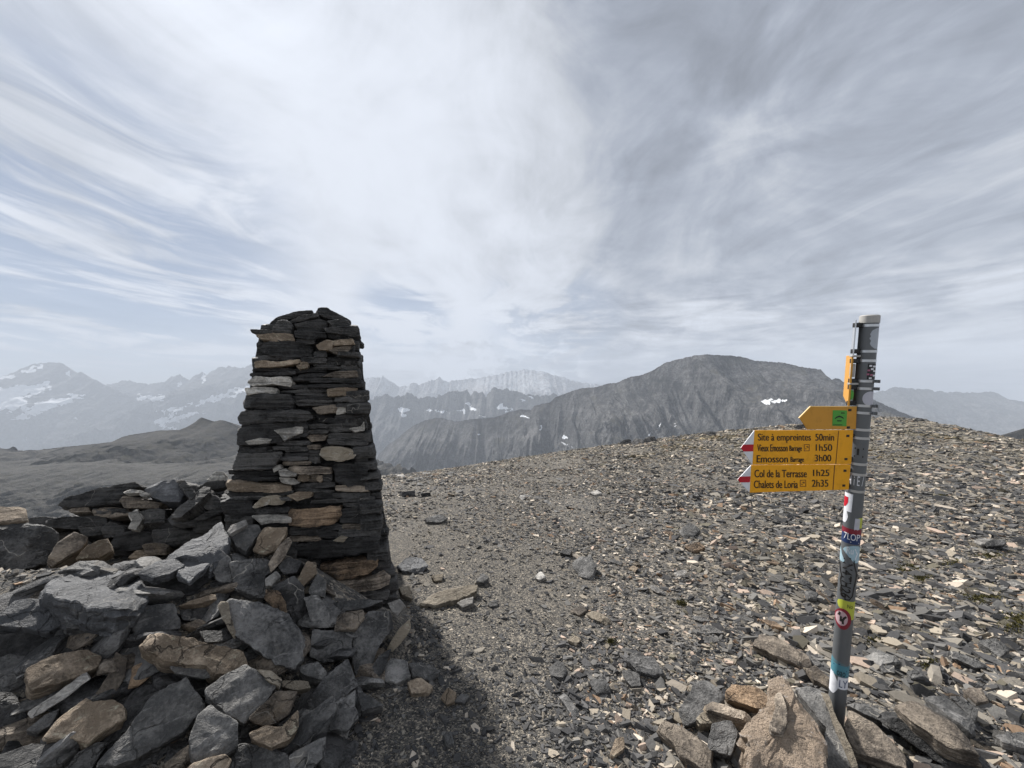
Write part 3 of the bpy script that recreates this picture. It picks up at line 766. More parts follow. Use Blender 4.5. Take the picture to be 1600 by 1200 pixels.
cs('black', (418, 205), (500, 193), (600, 208), (602, 242), (500, 250), (425, 238))
cs('black', (225, 262), (330, 254), (440, 262), (532, 280), (522, 342), (330, 352), (212, 306), off=.03, depth=.3)
cb('dark', 428, 246, 536, 276)
cs('tan', (538, 277), (600, 245), (642, 255), (632, 303), (560, 308), off=.02)
cs('tan', (633, 252), (740, 243), (757, 276), (640, 284), off=.03)
cs('brown', (600, 302), (690, 284), (752, 284), (692, 342), (640, 324), off=.02)
cs('dark', (528, 318), (560, 308), (597, 311), (603, 342), (530, 348))
cs('black', (688, 302), (752, 288), (768, 346), (690, 350))
cb('dark', 208, 334, 460, 363, sk=.02)
cs('tan', (198, 372), (240, 362), (330, 372), (455, 358), (450, 382), (330, 398), (205, 404), off=.03)
cb('dark', 462, 343, 600, 376); cb('black', 590, 342, 772, 390)
cs('tan', (428, 390), (470, 366), (500, 376), (498, 402), (450, 414), off=.01)
cb('black', 178, 402, 428, 448, off=.01)
cb('dark', 520, 378, 680, 418); cb('grey', 676, 388, 772, 420)
cs('brown', (576, 452), (640, 424), (770, 420), (775, 456), (680, 464), off=.02)
cb('black', 436, 403, 606, 453, off=-.01)
cs('pale', (152, 484), (200, 448), (300, 458), (380, 446), (404, 478), (392, 506), (300, 494), (190, 508), off=.04)
cb('dark', 410, 452, 585, 480); cb('black', 498, 463, 790, 516, off=.01)
cs('pale', (146, 514), (240, 507), (332, 516), (318, 546), (230, 542), (160, 554), off=.02)
cb('dark', 343, 503, 604, 543); cs('tan', (602, 520), (680, 514), (772, 515), (772, 532), (715, 560), (606, 562), off=.03)
cs('black', (146, 548), (280, 545), (400, 552), (426, 600), (410, 634), (250, 632), (138, 622), off=.03, depth=.3)
cb('dark', 414, 543, 645, 582); cb('dark', 428, 580, 655, 616, sk=.02); cb('grey', 648, 564, 806, 616, off=.02)
cs('brown', (518, 626), (600, 612), (662, 605), (660, 652), (560, 662), off=.01)
cs('pale', (652, 606), (720, 612), (800, 622), (802, 650), (720, 648), (656, 666), off=.03)
cs('dark', (106, 680), (130, 642), (300, 634), (500, 640), (520, 680), (470, 700), (300, 706), (120, 722), off=.03, depth=.3)
cb('black', 566, 683, 796, 730, off=.01); cb('dark', 655, 658, 826, 690)
cs('black', (112, 740), (200, 712), (400, 706), (496, 700), (488, 780), (390, 806), (250, 830), (106, 832), off=.02, depth=.3)
cs('pale', (300, 745), (400, 736), (474, 722), (470, 760), (420, 778), (360, 806), (340, 770), off=.045, depth=.08)
cb('dark', 493, 713, 608, 773, off=.01); cb('black', 608, 725, 745, 758)
cs('pale', (722, 738), (790, 728), (808, 700), (812, 750), (760, 762), off=.03)
cs('brown', (482, 780), (540, 770), (606, 778), (590, 806), (520, 814)); cb('grey', 600, 763, 822, 834, off=.02)
cs('pale', (150, 812), (230, 792), (292, 800), (280, 822), (170, 832), off=.05, depth=.08)
cb('dark', 306, 806, 508, 863, off=.01); cb('black', 112, 833, 322, 873); cb('dark', 366, 853, 500, 896)
cb('dark', 498, 833, 570, 874); cb('grey', 500, 872, 564, 934)
cs('cream', (556, 886), (570, 846), (660, 838), (740, 858), (768, 884), (750, 906), (690, 922), (590, 914), off=.04)
cb('dark', 762, 838, 826, 922, off=.01)
cs('black', (78, 966), (100, 872), (240, 876), (354, 868), (330, 920), (300, 960), (200, 968), off=.03, depth=.3)
cb('dark', 352, 893, 506, 943)
cs('pale', (300, 950), (340, 938), (348, 960), (310, 984), off=.02, depth=.1)
cb('brown', 380, 943, 626, 993, off=.01)
cs('black', (628, 950), (660, 930), (820, 934), (832, 1050), (720, 1058), (650, 1040), off=.03, depth=.3)
cb('black', 66, 968, 336, 1030, off=.01)
cs('pale', (334, 970), (360, 964), (434, 990), (425, 1008), (340, 1002), off=.02, depth=.12); cs('pale', (340, 1008), (420, 1012), (452, 1040), (420, 1052), (350, 1040), off=.02, depth=.12)
cb('tan', 443, 993, 504, 1035, depth=.15); cb('black', 498, 993, 560, 1038); cb('tan', 548, 995, 574, 1038, off=.01, depth=.15); cb('dark', 574, 993, 632, 1040)
cs('tan', (38, 1040), (100, 1032), (250, 1052), (400, 1064), (408, 1086), (330, 1096), (150, 1094), (46, 1084), off=.05, depth=.3)
cb('grey', 60, 1090, 410, 1136, off=.03)
cb('dark', 414, 1040, 645, 1094, sk=-.03); cb('black', 638, 1052, 842, 1124, off=.01)
cs('tan', (378, 1110), (440, 1090), (520, 1092), (514, 1120), (440, 1140), off=.04)
cs('cream', (188, 1170), (240, 1120), (320, 1108), (376, 1134), (360, 1162), (280, 1160), (200, 1184), off=.06, depth=.2)
cb('black', 516, 1096, 700, 1152); cb('dark', 686, 1120, 862, 1172, off=.01)
# lower courses
cs('black', (858, 812), (900, 798), (985, 806), (992, 866), (930, 878), (868, 862), f=B_, off=.03)
cb('dark', 983, 832, 1130, 872, f=B_); cs('rust', (1118, 838), (1200, 838), (1330, 826), (1332, 870), (1300, 902), (1200, 910), (1125, 900), f=B_, off=.03, depth=.3)
cs('black', (1334, 838), (1400, 828), (1462, 832), (1472, 890), (1400, 896), (1326, 892), f=B_, off=.02, depth=.3)
cs('pale', (976, 868), (1040, 866), (1138, 872), (1142, 896), (1060, 892), (1020, 900), f=B_, off=.05, depth=.15)
cb('black', 1128, 905, 1255, 968, f=B_); cb('dark', 1250, 898, 1330, 953, f=B_); cb('dark', 1326, 896, 1485, 948, f=B_, off=.02)
cs('cream', (1298, 964), (1330, 944), (1358, 950), (1340, 970), f=B_, off=.06, depth=.1)
cs('black', (1146, 975), (1260, 962), (1380, 950), (1478, 944), (1480, 1000), (1400, 1014), (1250, 1036), (1160, 1020), f=B_, off=.04, depth=.3)
cs('rust', (1246, 1066), (1330, 1048), (1476, 1030), (1472, 1064), (1440, 1092), (1330, 1118), (1256, 1114), f=B_, off=.05, depth=.3)
cs('brown', (1288, 1132), (1400, 1130), (1500, 1094), (1528, 1110), (1520, 1140), (1420, 1166), (1300, 1172), f=B_, off=.08, depth=.3)
cb('dark', 1268, 1160, 1515, 1215, f=B_, off=.06); cb('black', 1050, 965, 1160, 1040, f=B_); cb('dark', 1140, 1036, 1256, 1090, f=B_)
cb('dark', 880, 866, 980, 930, f=B_)
CS.sort(key=lambda s: -area_c(s[1])[1])
print('cairn face stones', len(CS))
small_stones = []
for k, (mt, px, off, depth) in enumerate(CS):
    o = on_face(*np.mean(px, 0), off)
    # each face is turned a few degrees of its own
    rn = np.random.default_rng(900 + k)
    nn = CN + rn.uniform(-0.12, 0.12, 3)
    o = o + CN * rn.uniform(-0.012, 0.02)
    if mt in ('black', 'dark') and rn.uniform() < 0.36:
        mt = ['grey', 'dark', 'brown', 'grey', 'dark'][int(rn.integers(5))]
    st = traced('stone', px, o, nn, depth or 0.24, ROCKC[mt], 1, cairn, 1.25, cinv)
    if k >= 100:
        small_stones.append(st)
    elif mt in ('pale', 'cream', 'tan', 'rust'):
        st['label'] = {'pale': 'pale grey stone', 'cream': 'cream quartz stone', 'tan': 'tan stone', 'rust': 'rust brown stone'}[mt]
if small_stones:
    b = bmesh.new()
    mats_ = []
    for st in small_stones:
        t_ = st.data.copy()
        t_.transform(st.matrix_basis)
        mt_ = st.data.materials[0]
        if mt_ not in mats_: mats_.append(mt_)
        n0 = len(b.faces)
        b.from_mesh(t_)
        b.faces.ensure_lookup_table()
        for f_ in b.faces[n0:]: f_.material_index = mats_.index(mt_)
        bpy.data.objects.remove(st)
    me = bpy.data.meshes.new('small_stones')
    b.to_mesh(me); b.free()
    for mt_ in mats_: me.materials.append(mt_)
    tag(link(me, 'small_stones', cairn), kind='stuff')
# the body of the cairn behind its front stones, and the stones of its other faces
bl, br, tr, tl = (on_face(x, y, -0.075) for x, y in ((322, 985), (628, 985), (556, 508), (408, 508)))
back = np.array([-math.sin(R(18)), math.cos(R(18)), 0])
side = np.array([math.cos(R(18)), math.sin(R(18)), 0])
b2 = [p + back * d + side * s for p, d, s in ((bl, 1.0, .1), (br, 1.0, -.22), (tr, 0.52, -.13), (tl, 0.52, .02))]
core = np.array([bl, br, tr, tl] + b2) - cbase
def quadpatch(p0, p1, p2, p3, nu, nv, sd, amp):
    u = np.linspace(0, 1, nu)[None, :, None]; v = np.linspace(0, 1, nv)[:, None, None]
    G = (p0 * (1 - u) + p1 * u) * (1 - v) + (p3 * (1 - u) + p2 * u) * v
    n = np.cross(p1 - p0, p3 - p0); n /= np.linalg.norm(n)
    e = np.minimum(np.minimum(u, 1 - u), np.minimum(v, 1 - v)) > 0.001
    return G + n * (fbm(G[..., 0] * 6, G[..., 1] * 6, G[..., 2] * 25, sd, 3) * amp)[..., None] * e
Vs, Qs = [], []
for ids, sd in (((0, 1, 2, 3), 1), ((1, 5, 6, 2), 2), ((5, 4, 7, 6), 3), ((4, 0, 3, 7), 4), ((3, 2, 6, 7), 5)):
    G = quadpatch(*[core[i] for i in ids], 24, 60, sd, 0.025)
    Qs.append(grid_quads(60, 24) + sum(map(len, Vs)))
    Vs.append(G.reshape(-1, 3))
o = link(mesh_np('hearting', np.vstack(Vs), np.vstack(Qs), None, ROCKC['black'], True, 34), 'hearting', cairn)

ICO = None
def poly_rock(dims, seed, nplanes=9, sub=3, chip=0.05):
    """an angular rock: a ball cut down by random planes"""
    global ICO
    if ICO is None:
        ICO = {}
    if sub not in ICO:
        b = bmesh.new(); bmesh.ops.create_icosphere(b, subdivisions=sub, radius=1.0)
        b.verts.ensure_lookup_table()
        ICO[sub] = (np.array([v.co[:] for v in b.verts]), np.array([[v.index for v in f.verts] for f in b.faces]))
        b.free()
    D, T = ICO[sub]
    rng = np.random.default_rng(seed)
    N = rng.normal(size=(nplanes, 3)); N /= np.linalg.norm(N, axis=1, keepdims=True)
    N = np.vstack([N, [[0, 0, 1], [0, 0, -1]]])
    d = np.concatenate([rng.uniform(0.5, 0.85, nplanes), [0.7, 0.7]])
    c = D @ N.T
    rad = np.where(c > 0.05, d / np.maximum(c, 0.05), 9).min(1)
    rad = np.minimum(rad, 1.15)
    V = D * rad[:, None]
    if chip:
        V = V + D * (fbm(D[:, 0] * 3, D[:, 1] * 3, D[:, 2] * 3, seed, 4) * chip)[:, None]
    return V * (np.asarray(dims) / 2 / 0.8), T

def rock_obj(name, dims, seed, mat, loc, rot, sub=3, parent=None):
    V, T = poly_rock(dims, seed, sub=sub)
    return link(mesh_np(name, V, None, T, mat, True, 20), name, parent, loc, rot)

Vs, Qs, Ts, nV = [], [], [], 0
for (pa, pb, pc, pd, nrm, z0) in ((core[1], core[5], core[6], core[2], side, 0), (core[4], core[0], core[3], core[7], -side, 1), (core[5], core[4], core[7], core[6], back, 2)):
    rn = np.random.default_rng(60 + z0)
    al = (pb - pa) / np.linalg.norm(pb - pa)
    up_ = np.cross(nrm, al); up_ = up_ if up_[2] > 0 else -up_
    Hh = np.linalg.norm(pd - pa)
    zz = 0.0
    while zz < Hh - 0.04:
        hh = min(rn.uniform(0.05, 0.12), Hh - zz + 0.02)
        v = (zz + hh / 2) / Hh
        L0, L1 = pa * (1 - v) + pd * v, pb * (1 - v) + pc * v
        Ln = np.linalg.norm(L1 - L0)
        d = (L1 - L0) / Ln
        x = -0.05 - rn.uniform(0, 0.1)
        while x < Ln:
            wd = rn.uniform(0.14, 0.42)
            if x + wd > Ln + 0.08: wd = Ln + 0.08 - x
            if wd > 0.06:
                j = lambda k: rn.uniform(-k, k)
                pl_ = [(-wd / 2 + j(.01), -hh * .35), (-wd / 2 + j(.01), hh * .35), (-wd * .25, hh * .5 + j(.006)), (wd * .2, hh * .5 + j(.006)), (wd / 2 + j(.01), hh * .38), (wd / 2 + j(.01), -hh * .38), (wd * .25, -hh * .5 + j(.006)), (-wd * .2, -hh * .5 + j(.006))]
                V_, Q_, T_, c_ = slab_arrays(pl_, 0.16, int(rn.integers(1e6)), None, 1, 0.9, 36)
                M3 = np.stack([d if np.dot(np.cross(d, [0, 0, 1]), nrm) > 0 else -d, -nrm, [0, 0, 1]], 1)
                if z0 == 2 or z0 == 1 or True:
                    o_ = L0 + d * (x + wd / 2) + nrm * (-0.012 + rn.uniform(-0.02, 0.02))
                Vs.append(V_ @ M3.T + o_); Qs.append(Q_ + nV); Ts.append(T_ + nV); nV += len(V_)
            x += wd + 0.006
        zz += hh
o = link(mesh_np('packing_stones', np.vstack(Vs), np.vstack(Qs), np.vstack(Ts), ROCKC['dark'], True, 19), 'packing_stones', cairn)
tag(o, kind='stuff')

# ------------------------------------------------------------------ low dry stone wall behind, left of the cairn
WN = np.array([0.25, -0.9, 0.30]); WN /= np.linalg.norm(WN)
WP = np.array([-2.8, 2.92, 0.55])
wallo = empty('stone_wall', (-2.8, 3.1, 0.2))
tag(wallo, 'low crumbling dry stone wall running left from the tall cairn', 'stone wall', None, 'thing')
winv = Matrix.Translation((2.8, -3.1, -0.2))
def W_(x, y): return (x / 4, y / 4 + 520)
WS = [('dark', W_, 0.03, .22, [(340, 1080), (420, 1030), (600, 970), (850, 932), (880, 950), (760, 1010), (740, 1060), (560, 1085), (420, 1092)]),
 ('blue', W_, 0.04, .25, [(890, 965), (970, 930), (1130, 905), (1160, 960), (1120, 1060), (1010, 1055), (900, 1000)]),
 ('pale', W_, 0.10, .04, [(760, 990), (810, 978), (895, 985), (880, 1000), (780, 1005)]),
 ('pale', W_, 0.10, .04, [(865, 1000), (900, 993), (935, 1005), (910, 1022), (875, 1018)]),
 ('brown', W_, 0.05, .2, [(740, 1050), (770, 1015), (900, 1040), (990, 1060), (970, 1095), (780, 1095)]),
 ('grey', W_, 0.12, .12, [(1095, 915), (1150, 920), (1220, 990), (1220, 1020), (1190, 1045), (1120, 960)]),
 ('grey', W_, 0.15, .15, [(1055, 1145), (1140, 1070), (1220, 1010), (1270, 950), (1310, 960), (1310, 1000), (1230, 1070), (1130, 1150), (1070, 1158)]),
 ('dark', W_, 0.10, .2, [(1250, 1030), (1350, 1015), (1380, 1060), (1360, 1110), (1280, 1105)]),
 ('pale', W_, -0.05, .15, [(1290, 920), (1340, 870), (1400, 868), (1405, 910), (1350, 932)]),
 ('dark', W_, 0.0, .2, [(1220, 970), (1300, 930), (1400, 918), (1400, 965), (1300, 995)]),
 ('dark', W_, 0.12, .2, [(1205, 1172), (1280, 1120), (1390, 1070), (1398, 1115), (1280, 1170)]),
 ('brown', W_, 0.02, .2, [(405, 1100), (550, 1088), (562, 1118), (430, 1124)]),
 ('dark', W_, 0.03, .2, [(565, 1098), (780, 1098), (805, 1126), (680, 1158), (590, 1142)]),
 ('pale', W_, 0.09, .1, [(790, 1130), (850, 1098), (888, 1150), (850, 1198), (820, 1182)]),
 ('black', W_, 0.04, .2, [(870, 1108), (990, 1093), (1012, 1150), (960, 1184), (880, 1168)]),
 ('brown', B_, 0.03, .2, [(355, 838), (430, 830), (500, 836), (505, 862), (430, 874), (365, 868)]),
 ('dark', B_, 0.03, .2, [(165, 886), (250, 868), (400, 866), (404, 898), (300, 918), (180, 912)]),
 ('grey', B_, 0.05, .2, [(298, 906), (350, 892), (402, 900), (400, 936), (330, 946)]),
 ('dark', B_, 0.05, .2, [(385, 912), (430, 886), (486, 906), (480, 948), (400, 950)]),
 ('black', B_, 0.08, .2, [(430, 965), (460, 930), (540, 920), (598, 930), (598, 990), (500, 1004), (440, 995)]),
 ('dark', B_, 0.07, .2, [(592, 920), (680, 908), (760, 914), (766, 960), (680, 986), (600, 978)]),
 ('black', B_, 0.05, .2, [(592, 890), (650, 876), (728, 884), (724, 908), (620, 918)]),
 ('dark', B_, 0.10, .2, [(742, 890), (800, 868), (866, 866), (864, 910), (800, 930), (750, 934)]),
 ('grey', B_, 0.06, .2, [(545, 850), (600, 832), (645, 842), (640, 888), (560, 896)]),
 ('pale', B_, 0.11, .1, [(498, 852), (535, 842), (555, 880), (530, 920), (500, 914), (515, 880)]),
 ('tan', B_, 0.13, .1, [(492, 1030), (530, 1000), (566, 1022), (540, 1048)]),
 ('brown', B_, 0.11, .2, [(552, 980), (600, 970), (654, 980), (650, 1018), (570, 1024)]),
 ('black', B_, 0.07, .2, [(740, 935), (800, 925), (866, 905), (880, 940), (800, 985), (750, 985)]),
 ('dark', B_, -0.02, .3, [(60, 895), (120, 872), (200, 868), (230, 900), (160, 925), (70, 925)]),
 ('dark', B_, -0.04, .3, [(640, 745), (700, 725), (760, 740), (770, 800), (700, 830), (640, 810)])]
for k, (mt, fn, off, th_, pp) in enumerate(WS):
    px = [fn(*p) for p in pp]
    d = ray(*np.mean(px, 0))
    P = WP + WN * off
    o_ = CAM + d * (np.dot(P - CAM, WN) / np.dot(d, WN))
    rn = np.random.default_rng(400 + k)
    upk = 0.55 if (mt in ('blue', 'pale', 'grey')) else 0.1
    traced('stone', px, o_, WN + np.array([0, 0, upk]) + rn.uniform(-.15, .15, 3), th_, ROCKC[mt], 1, wallo, 1.0, winv)
Vs, Ts, nV = [], [], 0
for k in range(150):
    rn = np.random.default_rng(7000 + k)
    x = rn.uniform(-4.3, -1.9); y = rn.uniform(3.02, 3.5)
    top = np.interp(x, [-4.3, -3.7, -3.3, -2.6, -1.9], [0.35, 0.52, 0.66, 0.78, 0.82])
    z = rn.uniform(0.15, 1) * (top - 0.1)
    Vr, Tr = poly_rock((rn.uniform(.2, .42), rn.uniform(.18, .3), rn.uniform(.06, .13)), 7000 + k, 7, 2, 0.06)
    e = Matrix.Rotation(rn.uniform(-.5, .5), 3, 'Z') @ Matrix.Rotation(rn.uniform(-.2, .2), 3, 'Y') @ Matrix.Rotation(rn.uniform(-.2, .2), 3, 'X')
    Vs.append(Vr @ np.array(e).T + np.array([x + 2.8, y - 3.1, z - 0.2])); Ts.append(Tr + nV); nV += len(Vr)
o = link(mesh_np('packing_stones', np.vstack(Vs), None, np.vstack(Ts), ROCKC['dark'], True, 28), 'packing_stones', wallo)
tag(o, kind='stuff')

# ------------------------------------------------------------------ the tumbled slabs of the bank, one by one
def H_(x, y): return (x / 2.5, y / 2.5 + 800)
def G_(x, y): return (x / 2.143 + 560, y / 2.143 + 640)
def K_(x, y): return (x / 2.667 + 1000, y / 2.667 + 760)
#       material, how far the face is turned up, thickness (m), lift (m), outline, label
HEAP = [
 ('dark', .25, .35, 2.42, [(0, 50), (60, 38), (170, 45), (230, 80), (235, 125), (190, 195), (60, 238), (-60, 250), (-60, 60)], 'big smooth charcoal boulder at the left edge beside the low wall'),
 ('tan', .6, .12, 2.45, [(-40, -18), (0, -20), (100, -22), (112, 25), (60, 34), (0, 40), (-40, 40)], 'cracked tan stone on top of the big charcoal boulder'),
 ('brown', .35, .2, 2.45, [(180, 190), (230, 110), (290, 75), (345, 95), (320, 140), (240, 185), (200, 210)], 'mottled brown stone leaning right of the big charcoal boulder'),
 ('tan', .4, .15, 2.48, [(290, 185), (340, 130), (420, 100), (440, 150), (390, 178)], 'finely layered tan stone below the low wall'),
 ('grey', .85, .05, .02, [(215, 215), (260, 195), (400, 188), (460, 205), (440, 222), (260, 225)], 'thin grey slab lying just behind the broad blue grey slab'),
 ('blue', .90, .14, .10, [(155, 305), (200, 255), (260, 225), (330, 212), (500, 230), (560, 260), (578, 310), (540, 345), (470, 370), (350, 365), (200, 335), (160, 320)], 'broad oval blue grey slab lying flat on the bank'),
 ('blue', .75, .12, .10, [(640, 190), (700, 135), (780, 90), (830, 60), (865, 20), (880, 60), (905, 110), (880, 150), (850, 165), (820, 185), (720, 172)], 'long pale grey slab slanting up to the foot of the cairn'),
 ('blue', .80, .05, .16, [(535, 235), (610, 190), (680, 180), (725, 205), (660, 245), (600, 252)], 'pale flaking slab with a scalloped edge, left of two overlapping leaves'),
 ('blue', .80, .05, .14, [(690, 190), (760, 160), (820, 190), (810, 210), (740, 258), (690, 235)], 'pale flaking slab, right of two overlapping leaves on the dark block'),
 ('black', .25, .25, .02, [(540, 255), (600, 250), (690, 255), (820, 215), (825, 260), (760, 320), (640, 345), (570, 330)], 'black block under the two pale flaking slabs'),
 ('pale', .6, .04, .14, [(885, 75), (900, 50), (960, 28), (965, 50), (900, 85)], 'small pale sliver tilted against the foot of the cairn'),
 ('grey', .6, .12, .10, [(900, 90), (960, 45), (1010, 45), (1020, 75), (960, 150), (920, 122)], 'ribbed grey block under the small pale sliver'),
 ('tan', .35, .15, .09, [(985, 150), (1010, 90), (1030, 60), (1125, 58), (1110, 100), (1080, 150), (1030, 166)], 'brownish block with a white scar at the foot of the cairn'),
 ('brown', .35, .12, .12, [(1050, 200), (1090, 130), (1130, 95), (1142, 120), (1110, 180), (1060, 236)], 'narrow brown slab stood on edge beside the scarred block'),
 ('dark', .3, .2, .08, [(820, 190), (870, 150), (900, 180), (920, 250), (890, 292), (840, 262)], 'dark slab with a pale hooked vein below the long pale slab'),
 ('dark', .3, .2, .06, [(900, 190), (1040, 180), (1080, 220), (1035, 250), (1030, 345), (960, 322), (910, 292)], 'wide charcoal slab sloping under the scarred block'),
 ('black', .4, .15, .09, [(1085, 215), (1120, 175), (1180, 195), (1160, 235), (1110, 247)], 'small black stone wedged between brown slab and cairn'),
 ('tan', .35, .12, .12, [(1160, 265), (1200, 190), (1235, 195), (1237, 240), (1180, 292)], 'striped buff stone stood on end at the cairn foot'),
 ('pale', .6, .06, .13, [(1035, 262), (1080, 225), (1098, 245), (1060, 285), (1040, 287)], 'small light grey flake on the charcoal slab'),
 ('black', .25, .18, .07, [(1060, 290), (1150, 250), (1190, 290), (1205, 420), (1170, 442), (1120, 390)], 'upright black slab right of the pink striped stone'),
 ('grey', .35, .12, .08, [(1200, 305), (1240, 240), (1272, 270), (1267, 332), (1210, 322)], 'grey wedge stood up against the lowest cairn course'),
 ('rust', .3, .12, .13, [(1030, 340), (1040, 300), (1085, 305), (1115, 350), (1122, 396), (1075, 382)], 'pink and cream striped stone between dark slabs'),
 ('grey', .35, .14, .10, [(1185, 332), (1240, 320), (1285, 390), (1292, 442), (1215, 432)], 'grey block crossed by a thin white vein'),
 ('dark', .45, .18, .17, [(850, 370), (900, 335), (1000, 345), (1120, 390), (1190, 480), (1185, 560), (1150, 617), (1085, 602), (1000, 540), (930, 490)], 'big charcoal slab with a cream broken left edge'),
 ('brown', .5, .10, .14, [(1303, 462), (1320, 395), (1420, 380), (1425, 410), (1390, 456)], 'flat olive brown stone low beside the cairn'),
 ('dark', .35, .2, .05, [(1205, 565), (1220, 460), (1380, 470), (1370, 562), (1270, 592)], 'dark squarish slab with a fine white line'),
 ('dark', .3, .2, .09, [(1370, 562), (1380, 460), (1440, 390), (1530, 390), (1542, 452), (1480, 522), (1440, 632), (1390, 637)], 'tall charcoal slab leaning at the right end of the bank'),
 ('tan', .50, .16, .20, [(555, 502), (590, 465), (680, 482), (760, 490), (800, 510), (920, 530), (960, 552), (985, 592), (960, 617), (850, 640), (810, 602), (640, 577), (565, 537)], 'long tan slab with a pale top edge, lying across the bank'),
 ('grey', .3, .12, .13, [(662, 602), (700, 585), (810, 602), (848, 640), (790, 650), (680, 628)], 'grey stone tucked under the long tan slab'),
 ('dark', .35, .2, .08, [(488, 390), (530, 365), (680, 355), (705, 420), (702, 458), (590, 468), (550, 502), (510, 442)], 'dark stone with a sharp left corner above the long tan slab'),
 ('grey', .55, .15, .06, [(235, 382), (300, 376), (440, 370), (482, 396), (470, 442), (380, 458), (260, 452)], 'rounded grey slab under the broad blue grey slab'),
 ('blue', .55, .2, .09, [(-20, 405), (60, 340), (170, 335), (225, 375), (237, 432), (180, 467), (60, 452), (-20, 440)], 'thick layered grey slab at the left edge of the bank'),
 ('black', .3, .3, .0, [(-40, 480), (100, 466), (240, 470), (300, 490), (270, 542), (150, 572), (-40, 562)], 'black slab under the thick layered grey slab'),
 ('grey', .5, .15, .02, [(328, 492), (420, 450), (500, 440), (517, 472), (430, 508)], 'small grey wedge left of the long tan slab'),
 ('tan', .45, .16, .13, [(100, 602), (200, 560), (350, 525), (402, 556), (380, 602), (300, 642), (130, 697), (105, 682)], 'chunky tan slab with a rough front at far left'),
 ('pale', .35, .08, .10, [(105, 782), (200, 722), (340, 620), (352, 652), (250, 732), (120, 810)], 'long light grey splinter under the chunky tan slab'),
 ('brown', .3, .12, .05, [(362, 722), (420, 642), (450, 545), (497, 572), (490, 642), (440, 722), (390, 742)], 'curved brown stone stood behind the light splinter'),
 ('tan', .45, .2, .15, [(165, 882), (230, 802), (340, 720), (360, 742), (450, 725), (492, 762), (490, 802), (420, 842), (340, 907), (280, 882)], 'rugged brown boulder with a jagged crest at lower left'),
 ('grey', .5, .16, .14, [(375, 977), (490, 852), (590, 722), (720, 640), (800, 740), (802, 762), (720, 852), (520, 972), (440, 992)], 'large grey slab tilted to the left in the lower bank'),
 ('grey', .45, .18, .21, [(740, 882), (770, 790), (820, 745), (930, 822), (932, 912), (860, 962), (770, 977), (745, 942)], 'grey brown block with a white vein down its right side'),
 ('grey', .45, .18, .17, [(800, 692), (860, 640), (960, 590), (1080, 672), (1040, 742), (960, 822), (900, 802), (810, 727)], 'dark grey pointed block right of the large tilted slab'),
 ('cream', .5, .06, .20, [(1000, 612), (1060, 620), (1102, 652), (1092, 682), (1050, 662)], 'cream wedge on the edge of the pointed block'),
 ('cream', .5, .06, .15, [(1100, 660), (1205, 655), (1217, 682), (1160, 697), (1100, 682)], 'thin cream stone lying right of the cream wedge'),
 ('grey', .5, .10, .14, [(1163, 602), (1240, 580), (1282, 622), (1260, 652), (1180, 632)], 'small grey block below the big charcoal slab'),
 ('brown', .35, .15, .12, [(972, 802), (1080, 702), (1165, 695), (1132, 792), (1060, 832), (1000, 832)], 'dark layered block with buff seams in the lower bank'),
 ('tan', .4, .14, .16, [(968, 862), (1040, 832), (1100, 842), (1165, 770), (1167, 842), (1130, 892), (1060, 922), (990, 892)], 'buff and grey split stone at the bottom of the bank'),
 ('dark', .35, .12, .13, [(1138, 902), (1180, 802), (1300, 715), (1317, 772), (1230, 862), (1170, 917)], 'narrow dark slab leaning toward the upper right'),
 ('dark', .35, .18, .08, [(1180, 762), (1270, 642), (1360, 570), (1402, 682), (1310, 742), (1200, 790)], 'steep dark slab below the tall leaning slab'),
 ('dark', .4, .15, .05, [(1273, 852), (1320, 770), (1390, 760), (1402, 802), (1350, 862)], 'dark stump of slate at the toe of the bank'),
 ('dark', .6, .10, .05, [(1395, 690), (1500, 752), (1410, 778)], 'dark triangular slate at the toe of the bank'),
 ('grey', .65, .15, .12, [(-40, 960), (130, 900), (315, 895), (312, 922), (220, 987), (100, 1010), (-40, 1030)], 'wide grey slab cut off by the lower left corner'),
 ('dark', .4, .15, .08, [(255, 1010), (300, 940), (380, 900), (422, 902), (370, 982), (350, 1020)], 'dark slab between the two grey ones at bottom left'),
 ('brown', .45, .15, .10, [(598, 1020), (700, 932), (740, 905), (742, 962), (700, 1020)], 'brown grey slab at the bottom, left of the veined block'),
 ('tan', .5, .10, .16, [(708, 1020), (760, 975), (880, 945), (907, 967), (880, 1020)], 'ragged buff stone below the veined block'),
 ('dark', .4, .2, .08, [(888, 1030), (930, 902), (1060, 920), (1132, 952), (1142, 1030)], 'broad dark slab at the bottom of the bank'),
 ('dark', .45, .2, .07, [(1128, 952), (1180, 920), (1277, 870), (1272, 952), (1200, 1020), (1140, 1020)], 'dark slab at the bottom right end of the bank'),
 ('black', .3, .3, .02, [(-40, 690), (60, 700), (122, 822), (60, 882), (-40, 902)], 'black slab at the left edge under the chunky tan slab'),
 ('grey', .4, .12, .07, [(103, 852), (180, 790), (232, 770), (200, 832), (150, 862)], 'layered grey chip between the splinter and the rugged boulder'),
 ('black', .6, .06, .10, [(778, 462), (900, 465), (917, 502), (800, 512)], 'flat black slate behind the long tan slab'),
 ('tan', .6, .06, .08, [(688, 362), (840, 318), (847, 337), (760, 362)], 'thin buff slab below the black block'),
 ('black', .35, .15, .03, [(698, 382), (840, 366), (862, 402), (780, 422), (710, 422)], 'black stone in the gap under the thin buff slab'),
 ('rust', .35, .15, .02, [(498, 692), (520, 602), (570, 580), (592, 642), (540, 682)], 'dark rusty stone deep in the gap left of centre'),
 ('black', .3, .2, -.02, [(590, 720), (600, 640), (660, 610), (700, 640), (640, 700)], 'black stone in the hollow under the grey tucked stone'),
